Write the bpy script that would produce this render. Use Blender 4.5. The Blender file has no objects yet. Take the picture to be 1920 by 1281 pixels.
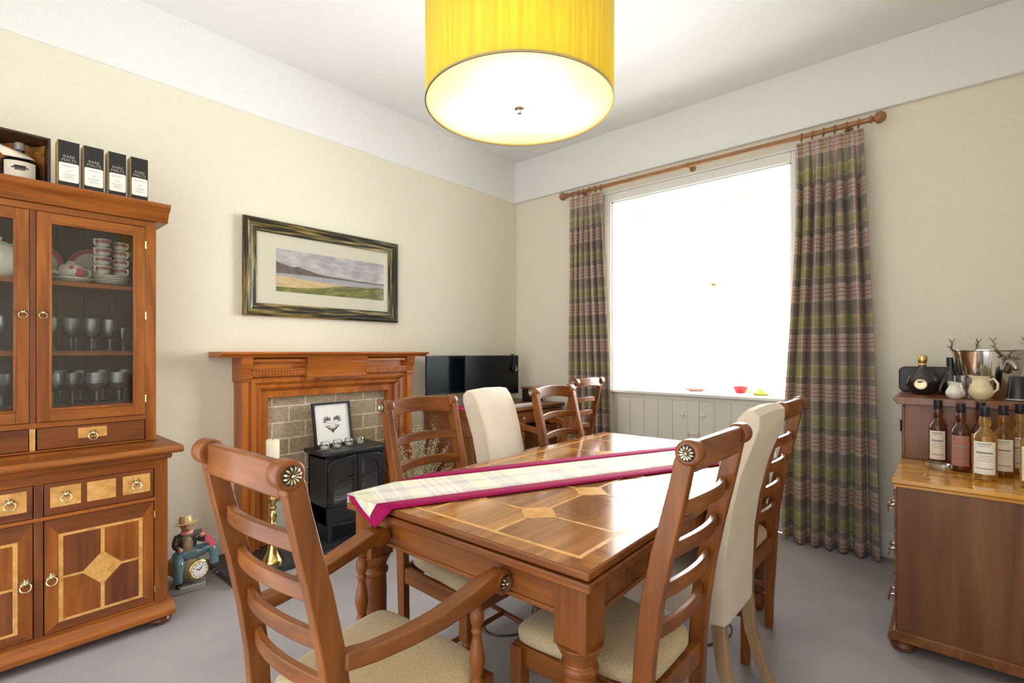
import bpy, bmesh, math, random
from mathutils import Vector, Matrix
random.seed(7)
sc = bpy.context.scene
PI = math.pi

# ------------------------------------------------------------------ camera
CAM = Vector((3.352, -3.893, 1.28))
FPX, YAW, V0 = 935.0, math.radians(41.25), 660.0
cd = bpy.data.cameras.new('camera'); cam = bpy.data.objects.new('camera', cd)
sc.collection.objects.link(cam); sc.camera = cam
cam.location = CAM; cam.rotation_euler = (PI/2, 0, YAW)
cd.sensor_width = 36; cd.lens = FPX/1920*36; cd.shift_y = (V0-640.5)/1920; cd.clip_start = .02

# ------------------------------------------------------------------ world
W_BACK, W_WIN = 1.85, 19.0
w = bpy.data.worlds.new('sky'); sc.world = w; w.use_nodes = True
nt = w.node_tree; nt.nodes.clear()
tcw = nt.nodes.new('ShaderNodeTexCoord'); sp = nt.nodes.new('ShaderNodeSeparateXYZ')
mr = nt.nodes.new('ShaderNodeMapRange'); mr.inputs[1].default_value = .0; mr.inputs[2].default_value = .35
mr.inputs[3].default_value = W_BACK; mr.inputs[4].default_value = W_WIN
bg = nt.nodes.new('ShaderNodeBackground'); bg.inputs[0].default_value = (.95, .98, 1, 1)
wo = nt.nodes.new('ShaderNodeOutputWorld')
nt.links.new(tcw.outputs['Generated'], sp.inputs[0]); nt.links.new(sp.outputs[1], mr.inputs[0])
nt.links.new(mr.outputs[0], bg.inputs[1]); nt.links.new(bg.outputs[0], wo.inputs[0])

def area(name, loc, rot, sx, sy, power, portal=False, col=(1, 1, 1)):
    l = bpy.data.lights.new(name, 'AREA'); l.shape = 'RECTANGLE'; l.size = sx; l.size_y = sy
    l.energy = power; l.color = col; l.cycles.is_portal = portal
    o = bpy.data.objects.new(name, l); sc.collection.objects.link(o); o.location = loc; o.rotation_euler = rot
    return o
area('window_portal', (1.82, .62, 1.78), (-PI/2, 0, 0), 1.6, 1.8, 10, True)
area('room_end_portal', (2.1, -4.48, 1.3), (PI/2, 0, 0), 3.0, 2.5, 10, True)

sc.view_settings.view_transform = 'Standard'; sc.view_settings.look = 'None'
sc.view_settings.exposure = 0.72; sc.view_settings.gamma = 1; sc.view_settings.use_curve_mapping = False

# ------------------------------------------------------------------ material helpers
MATS = {}
def newmat(name):
    m = bpy.data.materials.new(name); m.use_nodes = True; nt = m.node_tree
    b = nt.nodes['Principled BSDF']; MATS[name] = m
    return m, nt, b
def N(nt, t, **kw):
    n = nt.nodes.new('ShaderNode'+t)
    for k, v in kw.items(): setattr(n, k, v)
    return n
def ramp(nt, stops, interp='LINEAR'):
    r = N(nt, 'ValToRGB'); cr = r.color_ramp; cr.interpolation = interp
    while len(cr.elements) > 1: cr.elements.remove(cr.elements[-1])
    cr.elements[0].position = stops[0][0]; cr.elements[0].color = (*stops[0][1], 1)
    for p, c in stops[1:]:
        e = cr.elements.new(p); e.color = (*c, 1)
    return r
def srgb(r, g, b):
    f = lambda c: (c/255/12.92) if c <= 10 else ((c/255+.055)/1.055)**2.4
    return (f(r), f(g), f(b))
def coords(nt, scale=(1, 1, 1), rnd=True):
    tc = N(nt, 'TexCoord'); mp = N(nt, 'Mapping'); mp.inputs['Scale'].default_value = scale
    if rnd:
        oi = N(nt, 'ObjectInfo'); mu = N(nt, 'Math', operation='MULTIPLY'); mu.inputs[1].default_value = 7.3
        va = N(nt, 'VectorMath', operation='ADD')
        nt.links.new(oi.outputs['Random'], mu.inputs[0]); nt.links.new(tc.outputs['Object'], va.inputs[0])
        nt.links.new(mu.outputs[0], va.inputs[1]); nt.links.new(va.outputs[0], mp.inputs[0])
    else:
        nt.links.new(tc.outputs['Object'], mp.inputs[0])
    return mp
def plain(name, col, rough=.5, metal=0, coat=0, emis=None, es=0, spec=.5, bump=0, bscale=200):
    m, nt, b = newmat(name)
    b.inputs['Base Color'].default_value = (*col, 1); b.inputs['Roughness'].default_value = rough
    b.inputs['Metallic'].default_value = metal; b.inputs['Coat Weight'].default_value = coat
    b.inputs['Specular IOR Level'].default_value = spec
    # a little surface variation, so nothing is perfectly uniform
    mp = coords(nt, (1, 1, 1)); nz = N(nt, 'TexNoise'); nz.inputs['Scale'].default_value = bscale; nz.inputs['Detail'].default_value = 3
    nt.links.new(mp.outputs[0], nz.inputs['Vector'])
    mx = N(nt, 'MixRGB', blend_type='MULTIPLY'); mx.inputs[0].default_value = .08
    mx.inputs[1].default_value = (*col, 1); nt.links.new(nz.outputs['Fac'], mx.inputs[2])
    nt.links.new(mx.outputs[0], b.inputs['Base Color'])
    if bump:
        bp = N(nt, 'Bump'); bp.inputs['Strength'].default_value = bump; bp.inputs['Distance'].default_value = .002
        nt.links.new(nz.outputs['Fac'], bp.inputs['Height']); nt.links.new(bp.outputs[0], b.inputs['Normal'])
    if emis:
        b.inputs['Emission Color'].default_value = (*emis, 1); b.inputs['Emission Strength'].default_value = es
    return m
def wood(name, dark, light, axis='Z', rough=.32, coat=.35, freq=1.0, contrast=1.0, knots=False):
    m, nt, b = newmat(name)
    al, ac = 1.3*freq, 14*freq
    s = {'X': (al, ac, ac), 'Y': (ac, al, ac), 'Z': (ac, ac, al)}[axis]
    mp = coords(nt, s); n1 = N(nt, 'TexNoise'); n1.inputs['Scale'].default_value = 1.0
    n1.inputs['Detail'].default_value = 5; n1.inputs['Distortion'].default_value = .9
    nt.links.new(mp.outputs[0], n1.inputs['Vector'])
    mid = tuple((a+c)/2 for a, c in zip(dark, light))
    r = ramp(nt, [(.28, dark), (.5, mid), (.72, light)]); nt.links.new(n1.outputs['Fac'], r.inputs[0])
    s2 = tuple(v*6 for v in s); mp2 = coords(nt, s2); n2 = N(nt, 'TexNoise'); n2.inputs['Scale'].default_value = 1.0; n2.inputs['Detail'].default_value = 2
    nt.links.new(mp2.outputs[0], n2.inputs['Vector'])
    mx = N(nt, 'MixRGB', blend_type='MULTIPLY'); mx.inputs[0].default_value = .35*contrast
    r2 = ramp(nt, [(.35, (.55, .5, .45)), (.6, (1, 1, 1))]); nt.links.new(n2.outputs['Fac'], r2.inputs[0])
    nt.links.new(r.outputs[0], mx.inputs[1]); nt.links.new(r2.outputs[0], mx.inputs[2])
    last = mx
    if knots:
        mp3 = coords(nt, (1, 1, 1)); vo = N(nt, 'TexVoronoi'); vo.inputs['Scale'].default_value = 3.2
        nt.links.new(mp3.outputs[0], vo.inputs['Vector'])
        r3 = ramp(nt, [(0, (.22, .08, .04)), (.055, (.35, .14, .07)), (.075, (1, 1, 1))]); nt.links.new(vo.outputs['Distance'], r3.inputs[0])
        m3 = N(nt, 'MixRGB', blend_type='MULTIPLY'); m3.inputs[0].default_value = 1
        nt.links.new(mx.outputs[0], m3.inputs[1]); nt.links.new(r3.outputs[0], m3.inputs[2]); last = m3
    nt.links.new(last.outputs[0], b.inputs['Base Color'])
    b.inputs['Roughness'].default_value = rough; b.inputs['Coat Weight'].default_value = coat; b.inputs['Coat Roughness'].default_value = .1; b.inputs['Specular IOR Level'].default_value = .35
    return m
def thin_glass(name, tint=(1, 1, 1), refl=.10, rough=.02, fk=.75):
    m, nt, b = newmat(name); nt.nodes.remove(b)
    t = N(nt, 'BsdfTransparent'); t.inputs[0].default_value = (*tint, 1)
    g = N(nt, 'BsdfGlossy'); g.inputs['Roughness'].default_value = rough
    lw = N(nt, 'LayerWeight'); lw.inputs[0].default_value = .35
    mul = N(nt, 'Math', operation='MULTIPLY_ADD'); mul.inputs[1].default_value = fk; mul.inputs[2].default_value = refl
    nt.links.new(lw.outputs['Fresnel'], mul.inputs[0]); mul.use_clamp = True
    mx = N(nt, 'MixShader'); nt.links.new(mul.outputs[0], mx.inputs[0]); nt.links.new(t.outputs[0], mx.inputs[1]); nt.links.new(g.outputs[0], mx.inputs[2])
    nt.links.new(mx.outputs[0], nt.nodes['Material Output'].inputs[0])
    return m
def fabric(name, c1, c2, scale=140, rough=.9, bump=.3):
    m, nt, b = newmat(name); mp = coords(nt, (1, 1, 1)); nz = N(nt, 'TexNoise'); nz.inputs['Scale'].default_value = scale
    nz.inputs['Detail'].default_value = 4; nt.links.new(mp.outputs[0], nz.inputs['Vector'])
    r = ramp(nt, [(.35, c1), (.65, c2)]); nt.links.new(nz.outputs['Fac'], r.inputs[0]); nt.links.new(r.outputs[0], b.inputs['Base Color'])
    b.inputs['Roughness'].default_value = rough; b.inputs['Sheen Weight'].default_value = .25; b.inputs['Specular IOR Level'].default_value = .2
    bp = N(nt, 'Bump'); bp.inputs['Strength'].default_value = bump; bp.inputs['Distance'].default_value = .001
    nt.links.new(nz.outputs['Fac'], bp.inputs['Height']); nt.links.new(bp.outputs[0], b.inputs['Normal'])
    return m
def plaid(name, warp, weft, pu, pv, off=(0, 0), bright=1.0, trans=0.0, hatch=1.0):
    """warp / weft: constant ramps of one repeat; coordinates come from the cloth's own UV in metres"""
    m, nt, b = newmat(name); uv = N(nt, 'UVMap'); sp = N(nt, 'SeparateXYZ'); nt.links.new(uv.outputs[0], sp.inputs[0])
    outs = []
    for i, (st, per) in enumerate(((warp, pu), (weft, pv))):
        a = N(nt, 'Math', operation='MULTIPLY_ADD'); a.inputs[1].default_value = 1/per; a.inputs[2].default_value = off[i]+100
        f = N(nt, 'Math', operation='FRACT'); r = ramp(nt, st, 'CONSTANT')
        nt.links.new(sp.outputs[i], a.inputs[0]); nt.links.new(a.outputs[0], f.inputs[0]); nt.links.new(f.outputs[0], r.inputs[0]); outs.append(r)
    mx = N(nt, 'MixRGB'); mx.inputs[0].default_value = .52
    nt.links.new(outs[0].outputs[0], mx.inputs[1]); nt.links.new(outs[1].outputs[0], mx.inputs[2])
    # woven slub
    cmb = N(nt, 'Mapping'); cmb.inputs['Scale'].default_value = (60, 900, 1); nt.links.new(uv.outputs[0], cmb.inputs[0])
    nz = N(nt, 'TexNoise'); nz.inputs['Scale'].default_value = 1; nt.links.new(cmb.outputs[0], nz.inputs['Vector'])
    m2 = N(nt, 'MixRGB', blend_type='MULTIPLY'); m2.inputs[0].default_value = .25*hatch
    nt.links.new(mx.outputs[0], m2.inputs[1]); nt.links.new(nz.outputs['Fac'], m2.inputs[2])
    nt.links.new(m2.outputs[0], b.inputs['Base Color']); b.inputs['Roughness'].default_value = .85; b.inputs['Sheen Weight'].default_value = .15
    b.inputs['Specular IOR Level'].default_value = .2
    if trans:
        tl = N(nt, 'BsdfTranslucent'); nt.links.new(m2.outputs[0], tl.inputs[0]); ms = N(nt, 'MixShader'); ms.inputs[0].default_value = trans
        out = nt.nodes['Material Output']; nt.links.new(b.outputs[0], ms.inputs[1]); nt.links.new(tl.outputs[0], ms.inputs[2]); nt.links.new(ms.outputs[0], out.inputs[0])
    return m
def mottled(name, c1, c2, c3, scale=4, rough=.8, fine=90, stretch=(1, 1, 1), bump=.0):
    m, nt, b = newmat(name); mp = coords(nt, stretch, rnd=False)
    nz = N(nt, 'TexNoise'); nz.inputs['Scale'].default_value = scale; nz.inputs['Detail'].default_value = 8; nt.links.new(mp.outputs[0], nz.inputs['Vector'])
    r = ramp(nt, [(.3, c1), (.5, c2), (.7, c3)]); nt.links.new(nz.outputs['Fac'], r.inputs[0])
    n2 = N(nt, 'TexNoise'); n2.inputs['Scale'].default_value = fine; n2.inputs['Detail'].default_value = 4; nt.links.new(mp.outputs[0], n2.inputs['Vector'])
    mx = N(nt, 'MixRGB', blend_type='MULTIPLY'); mx.inputs[0].default_value = .3; r2 = ramp(nt, [(.35, (.6, .6, .6)), (.65, (1, 1, 1))])
    nt.links.new(n2.outputs['Fac'], r2.inputs[0]); nt.links.new(r.outputs[0], mx.inputs[1]); nt.links.new(r2.outputs[0], mx.inputs[2])
    nt.links.new(mx.outputs[0], b.inputs['Base Color']); b.inputs['Roughness'].default_value = rough
    if bump:
        bp = N(nt, 'Bump'); bp.inputs['Strength'].default_value = bump; bp.inputs['Distance'].default_value = .004
        nt.links.new(n2.outputs['Fac'], bp.inputs['Height']); nt.links.new(bp.outputs[0], b.inputs['Normal'])
    return m

# ------------------------------------------------------------------ materials
M = MATS
plain('wall_paint', (.84, .782, .65), .85, spec=.2, bump=.15, bscale=60)
plain('white_paint', (.87, .865, .85), .7, spec=.3, bump=.1, bscale=60)
plain('ceiling_paint', (.90, .895, .88), .9, spec=.1, bump=.5, bscale=90)
plain('gloss_white', (.82, .81, .77), .35)
plain('cupboard_paint', (.74, .71, .64), .45)
mottled('carpet', (.30, .268, .265), (.36, .325, .322), (.42, .385, .38), scale=1.6, rough=.95, fine=260, bump=.6)
CH_D, CH_L = (.115, .031, .005), (.30, .094, .014)
for ax in 'XYZ': wood('chair_wood_'+ax.lower(), CH_D, CH_L, ax, .36, .15, 1.0, .9)
DR_D, DR_L = (.14, .033, .005), (.37, .113, .016)
for ax in 'XYZ': wood('dresser_wood_'+ax.lower(), DR_D, DR_L, ax, .34, .18, 1.0, 1.0)
wood('dresser_dark', (.095, .025, .008), (.25, .075, .020), 'Z', .34, .18, .8)
wood('dresser_dark_y', (.10, .026, .008), (.25, .075, .020), 'Y', .34, .18, .8)
wood('cabinet_inside', (.085, .052, .034), (.15, .10, .07), 'Z', .5, .05)
for ax in 'YZ': wood('pine_'+ax.lower(), (.28, .066, .007), (.55, .17, .024), ax, .34, .2, .8, .9, knots=True)
wood('table_cross', (.18, .06, .013), (.50, .205, .055), 'Y', .16, .5, 1.4, 1)
wood('table_long', (.18, .06, .013), (.50, .205, .055), 'X', .16, .5, 1.4, 1)
wood('table_panel_a', (.15, .052, .013), (.50, .21, .06), 'Y', .17, .6, .8, 1)
wood('table_panel_b', (.23, .085, .018), (.60, .28, .08), 'Y', .17, .6, .9, 1)
wood('table_panel_c', (.13, .045, .012), (.44, .175, .048), 'X', .17, .6, .8, 1)
mottled('burl', (.50, .235, .055), (.66, .34, .095), (.75, .42, .14), scale=30, rough=.28, fine=140)
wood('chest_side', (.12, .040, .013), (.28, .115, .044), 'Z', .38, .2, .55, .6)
wood('chest_top_sheen', (.48, .18, .015), (.86, .45, .06), 'X', .10, .6, 1.1, 1)  # wood tone pushed golden to carry the wall's yellow reflection
wood('chest_y', (.15, .048, .016), (.32, .12, .042), 'Y', .3, .35)
wood('pale_leg', (.27, .16, .085), (.44, .28, .16), 'Z', .5, .05)
wood('pole_wood', (.27, .12, .045), (.44, .22, .09), 'X', .4, .2)
fabric('seat_fabric', srgb(164, 142, 108), srgb(200, 180, 144), 420)
fabric('cream_suede', srgb(206, 190, 172), srgb(212, 198, 181), 9, .95, .05)
fabric('magenta', srgb(132, 6, 62), srgb(158, 12, 80), 200)
MATS['magenta'].node_tree.nodes['Principled BSDF'].inputs['Sheen Weight'].default_value = 0
plain('old_brass', (.58, .47, .28), .34, 1)
plain('petal_metal', (.72, .64, .47), .34, 1)
plain('dark_brass', (.03, .022, .013), .5, .6)
plain('brass', (.80, .57, .22), .2, 1)
plain('steel', (.75, .73, .70), .12, 1)
plain('antique_silver', (.42, .38, .33), .3, 1)
plain('black_plastic', (.012, .012, .013), .35)
plain('screen_black', (.006, .008, .012), .3, spec=.25)
plain('stove_black', (.016, .017, .02), .38, spec=.5)
plain('stone_black', (.03, .033, .037), .35, bump=.1, bscale=30)
plain('wax', (.86, .78, .58), .5)
plain('china', (.80, .76, .66), .15, coat=.5)
plain('cream_china', (.80, .68, .42), .25, coat=.5)
plain('rose', (.55, .10, .14), .3)
plain('pink_band', (.38, .12, .13), .25)
plain('sage', (.38, .45, .25), .3)
plain('card_black', (.012, .012, .014), .4)
plain('gold_card', (.45, .30, .09), .4)
plain('label_cream', (.84, .76, .62), .5)
plain('label_white', (.85, .82, .74), .5)
plain('label_pink', (.42, .17, .13), .5)
plain('ink', (.03, .025, .022), .6)
plain('red_ink', (.5, .07, .05), .6)
plain('grey_ink', (.30, .28, .26), .6)
plain('dark_glass_bottle', (.012, .010, .010), .08, coat=.6)
plain('silver_ink', (.42, .38, .30), .5)
fabric('gold_satin', srgb(150, 92, 34), srgb(196, 136, 62), 14, .45, .5)
plain('paper', (.87, .85, .80), .6)
plain('mat_board', (.88, .83, .70), .7)
plain('pink_book', (.55, .05, .13), .5)
plain('grey_plastic', (.45, .46, .48), .4)
plain('red_gloss', (.85, .03, .05), .2)
plain('yellow_gloss', (.85, .72, .06), .3)
plain('coral', (.82, .36, .33), .4)
plain('skin_glaze', (.55, .30, .19), .25, coat=.5)
plain('denim_glaze', (.10, .20, .24), .2, coat=.7, bscale=40)
plain('jacket_glaze', (.05, .045, .04), .2, coat=.7, bscale=40)
plain('straw_glaze', (.68, .52, .22), .3, coat=.5)
plain('barrel_glaze', (.42, .33, .2), .3, coat=.5)
plain('stone_glaze', (.30, .28, .24), .3, coat=.5)
plain('gold_leaf', (.72, .52, .18), .3, 1)
plain('dark_walnut', (.05, .028, .018), .35)
plain('twig', (.50, .42, .22), .6)
plain('glitter', (.92, .82, .55), .25, .6)
plain('log', (.13, .10, .08), .8)
plain('pale_ash', (.80, .80, .83), .4)  # pale grey for the fire bed and stove back, without emission
thin_glass('pane_glass', (.97, .985, .98), .03)
thin_glass('cabinet_glass', (.90, .91, .89), .015, .03, .32)
thin_glass('clear_glass', (.95, .965, .96), .05, .02, .42)
thin_glass('cut_glass', (.97, .98, .97), .16, .45, .35)
thin_glass('picture_glass', (1, 1, 1), .0, .02, .5)
thin_glass('stove_glass', (.80, .82, .86), .10, .12, .5)
def liquid(name, col):
    m, nt, b = newmat(name); b.inputs['Base Color'].default_value = (*col, 1); b.inputs['Roughness'].default_value = .03
    b.inputs['Transmission Weight'].default_value = .85; b.inputs['IOR'].default_value = 1.33; b.inputs['Coat Weight'].default_value = .5
    mp = coords(nt); nz = N(nt, 'TexNoise'); nz.inputs['Scale'].default_value = 20; nt.links.new(mp.outputs[0], nz.inputs['Vector'])
    mx = N(nt, 'MixRGB', blend_type='MULTIPLY'); mx.inputs[0].default_value = .1; mx.inputs[1].default_value = (*col, 1)
    nt.links.new(nz.outputs['Fac'], mx.inputs[2]); nt.links.new(mx.outputs[0], b.inputs['Base Color'])
liquid('amber_spirit', (.62, .25, .05)); liquid('gold_spirit', (.85, .55, .12)); liquid('dark_spirit', (.30, .085, .03)); liquid('bare_glass', (.75, .68, .62))
# antique frame: dark with rubbed gold streaks
for fn, fs_ in (('antique_frame', (40, 4, 70)), ('antique_frame_upright', (40, 70, 4))):
  m, nt, b = newmat(fn); mp = coords(nt, fs_, False); nz = N(nt, 'TexNoise'); nz.inputs['Scale'].default_value = 1; nz.inputs['Detail'].default_value = 6
  nt.links.new(mp.outputs[0], nz.inputs['Vector']); r = ramp(nt, [(.42, (.018, .017, .014)), (.52, (.075, .058, .022)), (.64, (.34, .25, .075))]); nt.links.new(nz.outputs['Fac'], r.inputs[0])
  nt.links.new(r.outputs[0], b.inputs['Base Color']); b.inputs['Roughness'].default_value = .35; b.inputs['Metallic'].default_value = .3
# travertine-like brick tiles
m, nt, b = newmat('brick_tile'); tc = N(nt, 'TexCoord'); sep = N(nt, 'SeparateXYZ'); cb = N(nt, 'CombineXYZ'); nt.links.new(tc.outputs['Object'], sep.inputs[0])
nt.links.new(sep.outputs[1], cb.inputs[0]); nt.links.new(sep.outputs[2], cb.inputs[1]); mp = N(nt, 'Mapping'); nt.links.new(cb.outputs[0], mp.inputs[0]); mp.inputs['Location'].default_value = (.07, .02, 0)
br = N(nt, 'TexBrick'); br.inputs['Scale'].default_value = 1; br.inputs['Brick Width'].default_value = .225; br.inputs['Row Height'].default_value = .108
br.inputs['Mortar Size'].default_value = .0045; br.inputs['Color1'].default_value = (.38, .28, .175, 1); br.inputs['Color2'].default_value = (.47, .37, .25, 1); br.inputs['Mortar'].default_value = (.74, .66, .52, 1)
nt.links.new(mp.outputs[0], br.inputs['Vector']); nz = N(nt, 'TexNoise'); nz.inputs['Scale'].default_value = 45; nz.inputs['Detail'].default_value = 6
nt.links.new(tc.outputs['Object'], nz.inputs['Vector']); r = ramp(nt, [(.3, (.55, .5, .45)), (.6, (1, 1, 1))]); nt.links.new(nz.outputs['Fac'], r.inputs[0])
mx = N(nt, 'MixRGB', blend_type='MULTIPLY'); mx.inputs[0].default_value = .6; nt.links.new(br.outputs[0], mx.inputs[1]); nt.links.new(r.outputs[0], mx.inputs[2])
nt.links.new(mx.outputs[0], b.inputs['Base Color']); b.inputs['Roughness'].default_value = .8
# pictures
mottled('sky_print', (.42, .39, .43), (.62, .58, .60), (.86, .80, .79), scale=7, rough=.5, fine=60, stretch=(1, 1, 2.5))
mottled('hill_print', (.15, .115, .11), (.21, .165, .15), (.28, .22, .19), scale=20, rough=.5)
mottled('water_print', (.40, .40, .45), (.52, .52, .56), (.60, .60, .63), scale=10, rough=.5, stretch=(1, 1, 8))
mottled('sand_print', (.70, .50, .25), (.82, .62, .33), (.88, .70, .44), scale=10, rough=.5, stretch=(1, 1, 5))
mottled('meadow_print', (.14, .145, .035), (.24, .24, .06), (.44, .42, .11), scale=12, rough=.5, stretch=(1, 1, 4))
# curtain and runner plaids
GY, OL, PK, LN, DK = (.29, .235, .21), (.60, .55, .19), (.80, .56, .47), (.95, .90, .75), (.20, .08, .075)
OL2, GY2 = (.48, .45, .18), (.38, .32, .28)
def band(c, d=DK, base=0.0, n=4, w=.33):
    st = [(base, LN), (base+.014, c)]; step = (w-.02)/n
    for i in range(1, n): st += [(base+i*step, d), (base+i*step+.016, c)]
    st += [(base+w-.012, LN)]
    return st
weft = band(PK) + [(.335, GY), (.47, LN), (.482, OL2), (.64, OL), (.70, LN), (.712, GY2), (.80, GY)]
warp = [(0, PK), (.07, DK), (.08, PK), (.15, DK), (.16, PK), (.23, LN), (.245, GY), (.42, LN), (.432, OL2), (.52, OL), (.62, LN), (.632, GY), (.82, GY2), (.93, LN), (.945, PK)]
plaid('curtain_plaid', warp, weft, .30, .325, (0, .05), trans=.22)
a_, g_, l_, k_, p_ = (.76, .70, .54), (.68, .68, .40), (.56, .50, .47), (.50, .33, .38), (.80, .71, .62)
lw_ = (.86, .83, .74)
weftR = [(0, p_), (.06, k_), (.072, p_), (.13, k_), (.142, p_), (.20, k_), (.212, p_), (.27, k_), (.282, p_), (.33, l_), (.48, lw_), (.495, g_), (.60, a_), (.66, lw_), (.675, l_), (.80, lw_), (.81, l_), (.9, a_)]
warpR = [(0, p_), (.2, l_), (.38, lw_), (.40, g_), (.58, a_), (.72, lw_), (.74, l_), (.9, a_)]
plaid('runner_plaid', warpR, weftR, .26, .42, (0, .25), hatch=.5)
# lamp
def translucent(name, col, mixt=.6, rough=.8, streak=False):
    m, nt, b = newmat(name); b.inputs['Roughness'].default_value = rough
    tl = N(nt, 'BsdfTranslucent'); ms = N(nt, 'MixShader'); ms.inputs[0].default_value = mixt
    mp = coords(nt, (90, 90, 3) if streak else (5, 5, 5), False); nz = N(nt, 'TexNoise'); nz.inputs['Scale'].default_value = 1; nz.inputs['Detail'].default_value = 4
    nt.links.new(mp.outputs[0], nz.inputs['Vector']); r = ramp(nt, [(.3, tuple(c*(.82 if streak else .98) for c in col)), (.65, col)]); nt.links.new(nz.outputs['Fac'], r.inputs[0])
    nt.links.new(r.outputs[0], b.inputs['Base Color']); nt.links.new(r.outputs[0], tl.inputs[0])
    nt.links.new(b.outputs[0], ms.inputs[1]); nt.links.new(tl.outputs[0], ms.inputs[2]); nt.links.new(ms.outputs[0], nt.nodes['Material Output'].inputs[0])
translucent('shade_silk', (.74, .62, .085), .5, .5, True)
translucent('diffuser', (.96, .95, .84), .75, .5)

# ------------------------------------------------------------------ mesh helpers
class MB:
    def __init__(s): s.v, s.f, s.mi, s.uv, s.m = [], [], [], {}, 0
    def mat(s, i): s.m = i; return s
    def add(s, vs, fs, uvs=None):
        o = len(s.v); s.v += [tuple(v) for v in vs]
        for k, f in enumerate(fs):
            if uvs: s.uv[len(s.f)] = [uvs[i] for i in f]
            s.f.append(tuple(i+o for i in f)); s.mi.append(s.m)
        return s
    def box(s, x0, x1, y0, y1, z0, z1):
        v = [(x, y, z) for x in (x0, x1) for y in (y0, y1) for z in (z0, z1)]
        return s.add(v, [(0, 1, 3, 2), (4, 6, 7, 5), (0, 4, 5, 1), (2, 3, 7, 6), (0, 2, 6, 4), (1, 5, 7, 3)])
    def obox(s, c, ax, ay, az, hx, hy, hz):
        c, ax, ay, az = Vector(c), Vector(ax), Vector(ay), Vector(az)
        v = [c+ax*a*hx+ay*b*hy+az*d*hz for a in (-1, 1) for b in (-1, 1) for d in (-1, 1)]
        return s.add(v, [(0, 1, 3, 2), (4, 6, 7, 5), (0, 4, 5, 1), (2, 3, 7, 6), (0, 2, 6, 4), (1, 5, 7, 3)])
    def lathe(s, prof, o=(0, 0, 0), axis=(0, 0, 1), n=24, close=False):
        a = Vector(axis).normalized(); t = Vector((1, 0, 0)) if abs(a.x) < .9 else Vector((0, 1, 0))
        u = a.cross(t).normalized(); w = a.cross(u); o = Vector(o); vs, fs = [], []
        for r, h in prof:
            for k in range(n):
                q = 2*PI*k/n; vs.append(o+a*h+(u*math.cos(q)+w*math.sin(q))*r)
        L = len(prof)
        for i in range(L-1):
            for k in range(n): fs.append((i*n+k, i*n+(k+1) % n, (i+1)*n+(k+1) % n, (i+1)*n+k))
        if close:
            for k in range(n): fs.append(((L-1)*n+k, (L-1)*n+(k+1) % n, (k+1) % n, k))
        else:
            if prof[0][0] > 1e-6: fs.append(tuple(reversed(range(n))))
            if prof[-1][0] > 1e-6: fs.append(tuple((L-1)*n+k for k in range(n)))
        return s.add(vs, fs)
    def cyl(s, p, q, r, r2=None, n=16):
        p, q = Vector(p), Vector(q); L = (q-p).length
        return s.lathe([(r, 0), (r if r2 is None else r2, L)], p, q-p, n)
    def sphere(s, c, r, sc=(1, 1, 1), n=16, m=10):
        vs = [(c[0], c[1], c[2]-r*sc[2])]; fs = []
        for i in range(1, m):
            t = PI*i/m
            for k in range(n):
                q = 2*PI*k/n; vs.append((c[0]+r*sc[0]*math.sin(t)*math.cos(q), c[1]+r*sc[1]*math.sin(t)*math.sin(q), c[2]-r*sc[2]*math.cos(t)))
        vs.append((c[0], c[1], c[2]+r*sc[2]))
        for k in range(n): fs.append((0, 1+(k+1) % n, 1+k))
        for i in range(m-2):
            for k in range(n): fs.append((1+i*n+k, 1+i*n+(k+1) % n, 1+(i+1)*n+(k+1) % n, 1+(i+1)*n+k))
        t0 = 1+(m-2)*n
        for k in range(n): fs.append((t0+k, t0+(k+1) % n, len(vs)-1))
        return s.add(vs, fs)
    def tube(s, pts, r, n=8, closed=False):
        pts = [Vector(p) for p in pts]; L = len(pts); vs, fs = [], []; prev = None
        for i, p in enumerate(pts):
            d = (pts[(i+1) % L]-pts[i-1]) if closed else (pts[min(i+1, L-1)]-pts[max(i-1, 0)])
            d.normalize()
            if prev is None:
                t = Vector((0, 0, 1)) if abs(d.z) < .9 else Vector((1, 0, 0)); u = d.cross(t).normalized()
            else: u = (prev-d*prev.dot(d)).normalized()
            prev = u; w = d.cross(u); rr = r[i] if isinstance(r, (list, tuple)) else r
            for k in range(n):
                q = 2*PI*k/n; vs.append(p+(u*math.cos(q)+w*math.sin(q))*rr)
        for i in range(L if closed else L-1):
            for k in range(n): fs.append((i*n+k, i*n+(k+1) % n, ((i+1) % L)*n+(k+1) % n, ((i+1) % L)*n+k))
        if not closed: fs += [tuple(reversed(range(n))), tuple((L-1)*n+k for k in range(n))]
        return s.add(vs, fs)
    def prism(s, poly, d0, d1, plane='YZ'):
        """poly: 2-D outline; extruded along the missing axis from d0 to d1"""
        mk = {'YZ': lambda a, b, d: (d, a, b), 'XZ': lambda a, b, d: (a, d, b), 'XY': lambda a, b, d: (a, b, d)}[plane]
        n = len(poly); vs = [mk(a, b, d0) for a, b in poly]+[mk(a, b, d1) for a, b in poly]
        fs = [tuple(reversed(range(n))), tuple(range(n, 2*n))]+[(i, (i+1) % n, n+(i+1) % n, n+i) for i in range(n)]
        return s.add(vs, fs)
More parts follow.
